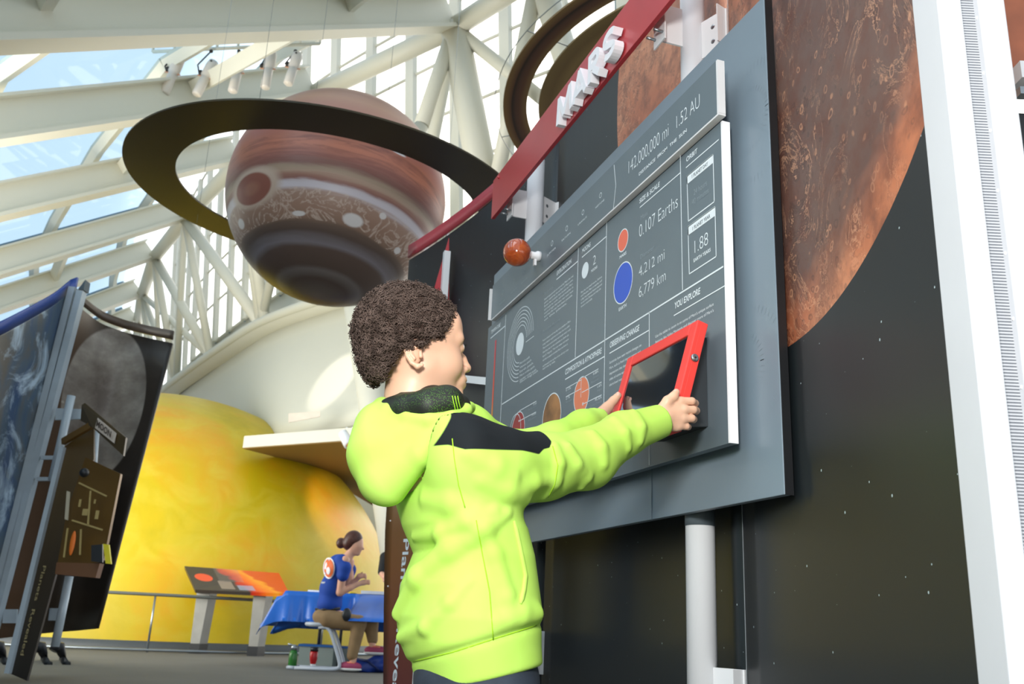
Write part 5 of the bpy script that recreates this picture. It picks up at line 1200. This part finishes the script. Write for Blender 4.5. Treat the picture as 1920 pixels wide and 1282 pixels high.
for j in range(-6, NY+7):
    row = []
    for i in range(-7, NX+1):
        fx = min(max(i, 0), NX)/NX; fy = min(max(j, 0), NY)/NY
        p = xl_-ww*.01+ww*(ln+.02)*fx+FH*(-.33+.76*fy); drop = 0.
        if j < 0 or j > NY:
            k = -j if j < 0 else j-NY; near_ = j < 0
            Ld = (.30 if fx > .5 else .34) if near_ else .42
            drop += Ld*k/6; p = p+FH*(-1 if near_ else 1)*((.80 if near_ and fx > .5 else .02)+.02*math.sin(fx*34)+.015*math.sin(fx*71))*(k/6)
        if i < 0: k = -i; drop = max(drop, .40*k/7); p = p-ww*(.22*k/7)*(1+.3*math.sin(fy*9))
        if i < 0 and (j < 0 or j > NY): p = p-ww*.06; drop = min(.5, drop+.10*abs(i)/7)
        row.append(p+UP*(zt-drop-.0))
    cl.append(row)
ck = obj('tablecloth', MB().slab(cl, UP*-.003), M_cloth); tag(ck, 'bright blue plastic tablecloth draped over the folding table', 'tablecloth')
ppr = obj('paper_sheets', MB().box(A2(590, 1111, .9)+UP*.012, (.13, .2, .03), (ww, FH, UP)), M_edge); tag(ppr, 'short stack of white paper at the left end of the blue table', 'paper')
tray = MB().box(fz(A2(708, 1110, .85), TZ+.03), (.36, .26, .035), (ww, FH, UP)); tray = obj('paper_tray', tray, mat('pale_tray', 'd0d2d0', .5)); tag(tray, 'wide white tray on the blue table beside the person in black', 'tray')
yl = obj('marker', MB().tube([fz(A2(655, 1112, .7), TZ+.016), fz(A2(668, 1112, .75), TZ+.016)], .011, 8), mat('yellow_marker', 'e0c020', .5)); tag(yl, 'yellow marker lying on the blue table by the woman', 'marker')
# stool
sl = thing('cantilever_stool', 'light grey stool with round seat and bent tube cantilever frame under the seated woman', 'stool', fz(A2(600, 1250)))
sc_ = A2(600, 1171, .0); SZ = float(sc_[2]); M_stool = mat('pale_grey_plastic', 'b6bdc6', .4)
obj('seat', MB().lathe(sc_-UP*.025, [(.10, 0), (.15, .008), (.165, .025), (.16, .042), (.14, .05)], 28), M_stool, sl)
fr_ = []
for s in (-.13, .13):
    a = A2(622, 1176)+FH*s; fr_.append([a-RH*.12, a, fz(A2(641, 1236), .10)+FH*s, fz(A2(640, 1250), .04)+FH*s, fz(A2(628, 1256), .02)+FH*s, fz(A2(556, 1256), .02)+FH*s])
def rnd(P, k=5):
    out = [P[0]]
    for i in range(1, len(P)-1):
        a, b, c = P[i-1], P[i], P[i+1]; u, v = (a-b)*min(.45, .10/np.linalg.norm(a-b)), (c-b)*min(.45, .10/np.linalg.norm(c-b))
        for q in range(k+1): t = q/k; out.append((b+u)*(1-t)**2+b*2*t*(1-t)+(b+v)*t*t)
    return out+[P[-1]]
for P in fr_: obj('frame_tube', MB().tube(rnd(P), .019, 12), M_stool, sl)
obj('base_bar', MB().tube([fr_[0][-1], fr_[0][-1]-RH*.08+FH*.05, fr_[1][-1]-RH*.08-FH*.05, fr_[1][-1]], .019, 12), M_stool, sl)
# seated woman
wo = thing('person', 'seated woman with brown hair bun, blue T-shirt with orange logo and khaki trousers', 'person', fz(A2(620, 1250)))
M_wskin = m_skin('woman_skin', 'dca88c')
def sides(px, py, o, s): return A2(px, py, o)+FH*s
def F_wb(P):
    F = f_ell(P, A2(666, 1017), (.088, .075, .112), np.array([RH, FH, UP])); F = sm(F, f_cone(P, A2(671, 1026), A2(670, 1036), .055, .035), .03)
    F = sm(F, f_cone(P, A2(678, 1024), A2(681, 1029), .010, .013), .01); F = sm(F, f_chain(P, [A2(661, 1030), A2(655, 1040), A2(648, 1052)], [.05, .048, .06]), .03)
    for s, pts in ((-.17, [(652, 1052), (646, 1082), (641, 1111), (660, 1102), (672, 1096), (681, 1093)]), (.15, [(652, 1052), (652, 1080), (648, 1100), (660, 1092), (668, 1084), (672, 1080)])):
        F = sm(F, f_chain(P, [sides(x, y, 0, s*(1-.12*i)) for i, (x, y) in enumerate(pts)], [.05, .045, .042, .034, .026, .027], .01), .02)
        hx, hy = (684, 1092) if s < 0 else (674, 1079); k = s*(1-.6)
        F = sm(F, f_ell(P, sides(hx, hy, 0, k), (.038, .02, .032), np.array([RH, FH, UP])), .015)
        for q in range(4): F = sm(F, f_chain(P, [sides(hx+4, hy-3+2*q, 0, k), sides(hx+9, hy-4+2.3*q, 0, k), sides(hx+11, hy-1+1.8*q, 0, k)], [.009, .008, .007]), .006)
        F = sm(F, f_chain(P, [sides(hx, hy-3, 0, k-.01), sides(hx+5, hy-7, 0, k-.02)], [.011, .008]), .008)
    F = sm(F, f_chain(P, [A2(650, 1048), A2(622, 1100), A2(614, 1150)], [.06, .08, .08]), .02)
    for s, kx, ky, ax_, ay in ((-.10, 676, 1168, 664, 1240), (.06, 694, 1170, 697, 1210)): F = sm(F, f_chain(P, [A2(614, 1150), sides(kx, ky, 0, s), sides(ax_, ay, 0, s)], [.07, .05, .036]), .01)
    return F
c0 = A2(650, 1090); body('body', F_wb, c0+(-.6, -.6, -1.0), c0+(.6, .6, .7), .014, M_wskin, wo)
def F_wh(P): return sm(sm(f_ell(P, A2(663, 1011), (.102, .088, .10), np.array([RH, FH, UP])), f_ell(P, A2(655, 1018), (.075, .08, .085), np.array([RH, FH, UP])), .03), f_ell(P, A2(639, 1018), (.052, .05, .06), np.array([RH, FH, UP])), .012)
def F_wh2(P): Q = P-A2(672, 1018); return smax(F_wh(P), (Q@RH)*.8-(Q@UP)*.6-.012, .01)
n = N('brown_hair'); f = n.noise(n.vm('MULTIPLY', n.obj(), (1, 1, 4)), 30, 3); n.P(Base_Color=n.ramp(f, [(.3, lin('35190f')), (.7, lin('5a2e1c'))]), Roughness=.45)
c1 = A2(655, 1015); body('hair', F_wh2, c1+(-.25, -.25, -.2), c1+(.25, .25, .2), .011, n.m, wo)
def F_ws(P):
    F = f_ell(P, A2(634, 1066), (.135, .185, .16), np.array([RH, FH, UP])); F = sm(F, f_ell(P, A2(622, 1105), (.135, .165, .18), np.array([RH, FH, UP])), .06); F = sm(F, f_ell(P, A2(618, 1133), (.135, .17, .11), np.array([RH, FH, UP])), .05)
    for s in (-1, 1): F = sm(F, f_chain(P, [sides(644, 1052, 0, s*.14), sides(651, 1066, 0, s*.175), sides(648, 1080, 0, s*.18)], [.07, .07, .066], .02), .03)
    return smax(F, -f_cone(P, A2(656, 1036), A2(668, 1020), .062, .08), .01)
body('t_shirt', F_ws, c0+(-.5, -.4, -.35), c0+(.3, .4, .4), .014, mat('blue_cotton', '10409a', .8, var=.1, scale=8), wo)
lg0 = A2(616, 1066)
def onback(px, py, off=.004):
    p = hit(F_ws, px, py, dW-.6, dW+.3); return p
def patch(name, cx, cy, rx, ry, m, off):
    rows = [[onback(cx+q*rx*math.cos(2*math.pi*k/24), cy+q*ry*math.sin(2*math.pi*k/24))-FH*off for k in range(24)] for q in (.02, .25, .5, .75, 1)]
    return obj(name, MB().grid(rows, close=True), m, wo)
patch('logo_rim', 617, 1065, 11, 20, M_edge, .010); patch('logo_disc', 617, 1065, 9, 17.5, mat('logo_orange', 'e0682a', .6), .018); patch('logo_flame', 616, 1070, 3.6, 7, M_edge, .024)
obj('shirt_print', MB().box(onback(607, 1092)-FH*.006, (.05, .006, .018), (RH, FH, UP)), M_edge, wo)
def F_wt(P):
    F = f_ell(P, A2(612, 1156), (.15, .18, .10), np.array([RH, FH, UP]))
    for s, kx, ky, ax_, ay in ((-.10, 676, 1168, 663, 1228), (.07, 694, 1170, 697, 1199)):
        F = sm(F, f_chain(P, [sides(618, 1160, 0, s), sides(kx, ky, 0, s), sides(ax_, ay, 0, s)], [.10, .08, .058], .02), .03)
    return smax(F, P[..., 2]-float(A2(612, 1138)[2]), .01)
body('trousers', F_wt, c0+(-.5, -.45, -.95), c0+(.55, .5, -.1), .016, mat('khaki_cotton', '8a6f4c', .8, var=.12, scale=8), wo)
obj('belt', MB().tube([A2(593, 1142)-FH*.02, A2(612, 1143)-FH*.15, A2(640, 1141)-FH*.10], .014, 8), M_black, wo); obj('radio_pouch', MB().ball(A2(650, 1152, -.22), (.05, .03, .07), 14, 10), M_black, wo)
M_pink = mat('pink_trainer', 'a03a5c', .6)
for x, y, s in ((659, 1248, -.10), (703, 1219, .06)):
    p = sides(x, y, 0, s); sh = obj('shoe', MB().ball(p, (.125, .045, .05), 18, 10, ax=np.array([RH, FH, UP])), M_pink, wo); obj('sole', MB().ball(p-UP*.03, (.13, .048, .022), 18, 8, ax=np.array([RH, FH, UP])), M_sole, sh); obj('lace', MB().tube([p-RH*.03+UP*.04-FH*.03, p+RH*.05+UP*.035-FH*.03], .008, 6), mat('coral_lace', 'f08a6c', .5), sh)
# standing person in black, mostly hidden by the mural strip
pb = A2(770, 1150, 1.2); pb = fz(pb); pw = thing('person', 'person in black jacket standing at the far side of the blue table, half hidden', 'person', pb)
def B_(x, z, s=0.): return pb+RH*x+FH*s+UP*z
def F_pb(P):
    F = sm(f_ell(P, B_(0, 1.34), (.2, .13, .26), np.array([RH, FH, UP])), f_ell(P, B_(0, 1.02), (.18, .13, .2), np.array([RH, FH, UP])), .06)
    q = [B_(-.17, 1.42, -.05), A2(722, 1045, 1.1), A2(716, 1072, .95)]; F = sm(F, f_chain(P, q, [.07, .065, .05]), .04); F = sm(F, f_chain(P, [B_(.2, 1.42), B_(.27, 1.15), B_(.22, .95, -.2)], [.075, .06, .05]), .04); return F
body('jacket', F_pb, pb+(-.5, -.5, .8), pb+(.5, .5, 1.65), .018, mat('black_cloth', '161616', .8), pw)
def F_ph(P):
    F = f_ell(P, B_(0, 1.68), (.085, .095, .12), np.array([RH, FH, UP])); F = sm(F, f_cone(P, B_(0, 1.60), B_(0, 1.50), .055, .06), .02); F = sm(F, f_chain(P, [B_(0, 1.5), A2(722, 1045, 1.1), A2(716, 1074, .94)], [.05, .04, .034]), .01); F = sm(F, f_chain(P, [B_(0, 1.5), B_(.27, 1.15), B_(.22, .95, -.2)], [.05, .04, .034]), .01)
    for q, h_ in ((A2(716, 1076, .92), A2(722, 1082, .85)), (B_(.22, .95, -.2), B_(.20, .90, -.28))):
        F = np.minimum(F, f_cone(P, q, h_, .034, .036))
        for k in range(4): F = sm(F, f_cone(P, h_+RH*(.012*k-.018), h_+RH*(.014*k-.018)-UP*.05-FH*.02, .009, .008), .008)
        F = sm(F, f_cone(P, h_, h_+RH*.045-UP*.02, .011, .009), .01)
    return F
body('body', F_ph, pb+(-.6, -.6, .75), pb+(.5, .5, 1.85), .016, M_wskin, pw)
obj('hair', MB().ball(B_(0, 1.72, .01), (.095, .105, .10), 18, 12), n.m, pw)
body('trousers', lambda P: sm(sm(f_ell(P, B_(0, .92), (.17, .13, .12), np.array([RH, FH, UP])), f_chain(P, [B_(-.09, .86), B_(-.10, .48), B_(-.10, .06)], [.09, .07, .06]), .03), f_chain(P, [B_(.09, .86), B_(.10, .48), B_(.10, .06)], [.09, .07, .06]), .03), pb+(-.4, -.4, 0), pb+(.4, .4, 1.1), .02, mat('grey_cloth', '7c8288', .8), pw)
for s in (-1, 1): obj('shoe', MB().ball(B_(s*.10, .04, -.05), (.05, .13, .04), 14, 8, ax=np.array([RH, FH, UP])), M_black, pw)
# things under and beside the table
def bottle(name, label, px, py0, py1, o, m, prof, cap, capm):
    b = fz(A2(px, py1, o)); h = float(at(px, py0, b@FH)[2]); t = thing(name, label, 'bottle', b)
    obj('bottle_body', MB().lathe(b, [(r*.9, y*h) for r, y in prof], 20), m, t); obj('bottle_cap', MB().lathe(b, [(r, y*h) for r, y in cap], 16), capm, t); return t, b, h
M_gg = mat('green_plastic', '2c6e28', .25); t_, b_, h_ = bottle('water_bottle', 'tall green water bottle with grey spout standing left of the stool', 547, 1208, 1256, 0, M_gg, [(.048, 0), (.052, .02), (.052, .6), (.035, .78)], [(.034, .78), (.034, .92), (.018, 1.)], M_steel)
obj('spout', MB().tube([b_+UP*h_*.95, b_+UP*h_*1.02-RH*.07], .010, 8), M_steel, t_)
t_, b_, h_ = bottle('water_bottle', 'red drinking bottle with black cap standing behind the stool frame', 586, 1213, 1252, .15, mat('red_plastic', 'c01c20', .3), [(.028, 0), (.03, .22), (.044, .4), (.05, .75), (.04, .82)], [(.045, .82), (.045, .98), (.03, 1.)], M_black)
obj('white_base', MB().lathe(b_, [(.03, 0), (.029, .24*h_)], 16), M_edge, t_)
n = N('clear_plastic'); n.P(Base_Color=lin('9aa6a0'), Roughness=.2, Alpha=.75); M_bin = n.m
for px0, px1, y0, y1, o, lab in ((558, 622, 1210, 1250, .55, 'clear plastic storage bin with blue lid behind the bottles under the table'), (630, 658, 1214, 1246, .8, 'smaller clear bin with blue lid behind the woman\'s legs')):
    a, b = fz(A2(px0, y1, o)), fz(A2(px1, y1, o)); hh = float(at(px0, y0, a@FH)[2]); u = b-a; lu = np.linalg.norm(u); u /= lu
    t = thing('storage_bin', lab, 'storage bin', (a+b)/2); c = (a+b)/2+FH*.15
    mb = MB()
    for q, sz in ((-FH*.15, (lu, .006, hh)), (FH*.15, (lu, .006, hh)), (-u*lu/2, (.006, .3, hh)), (u*lu/2, (.006, .3, hh))): mb.box(c+q+UP*hh/2, sz, (u, FH, UP))
    mb.box(c+UP*.005, (lu, .3, .01), (u, FH, UP)); obj('bin_body', mb, M_bin, t); obj('lid', MB().box(c+UP*(hh+.008), (lu+.03, .33, .022), (u, FH, UP)), mat('blue_lid', '1c5a9c', .4), t)
    obj('contents', MB().box(c+UP*hh*.3, (lu*.8, .22, hh*.45), (u, FH, UP)), mat('bin_contents', '9a9482', .7, var=.5, scale=14), t)
def F_bag(P):
    F = f_ell(P, fz(A2(684, 1262, .1), .05), (.22, .12, .075), np.array([RH, FH, UP])); F = sm(F, f_ell(P, fz(A2(712, 1256, .1), .09), (.15, .11, .09), np.array([RH, FH, UP])), .03); F = sm(F, f_ell(P, fz(A2(660, 1263, .05), .03), (.14, .10, .04), np.array([RH, FH, UP])), .03)
    return np.maximum(F+.012*np.sin((P@RH)*28+2*np.sin(P[..., 2]*30))*np.sin((P@FH)*22), .002-P[..., 2])
bp = fz(A2(684, 1262, .1)); bg_ = thing('backpack', 'crumpled dark blue bag lying on the floor beside the pink trainers', 'bag', bp); body('bag_body', F_bag, bp+(-.45, -.45, 0), bp+(.45, .45, .24), .014, mat('navy_nylon', '0f2f7c', .5, var=.2), bg_)
obj('strap', MB().tube([bp+(-.1, 0, .13), bp+(0, -.12, .12), bp+(.12, -.15, .03)], .012, 8), mat('bag_strap', '0a1f55', .6), bg_)
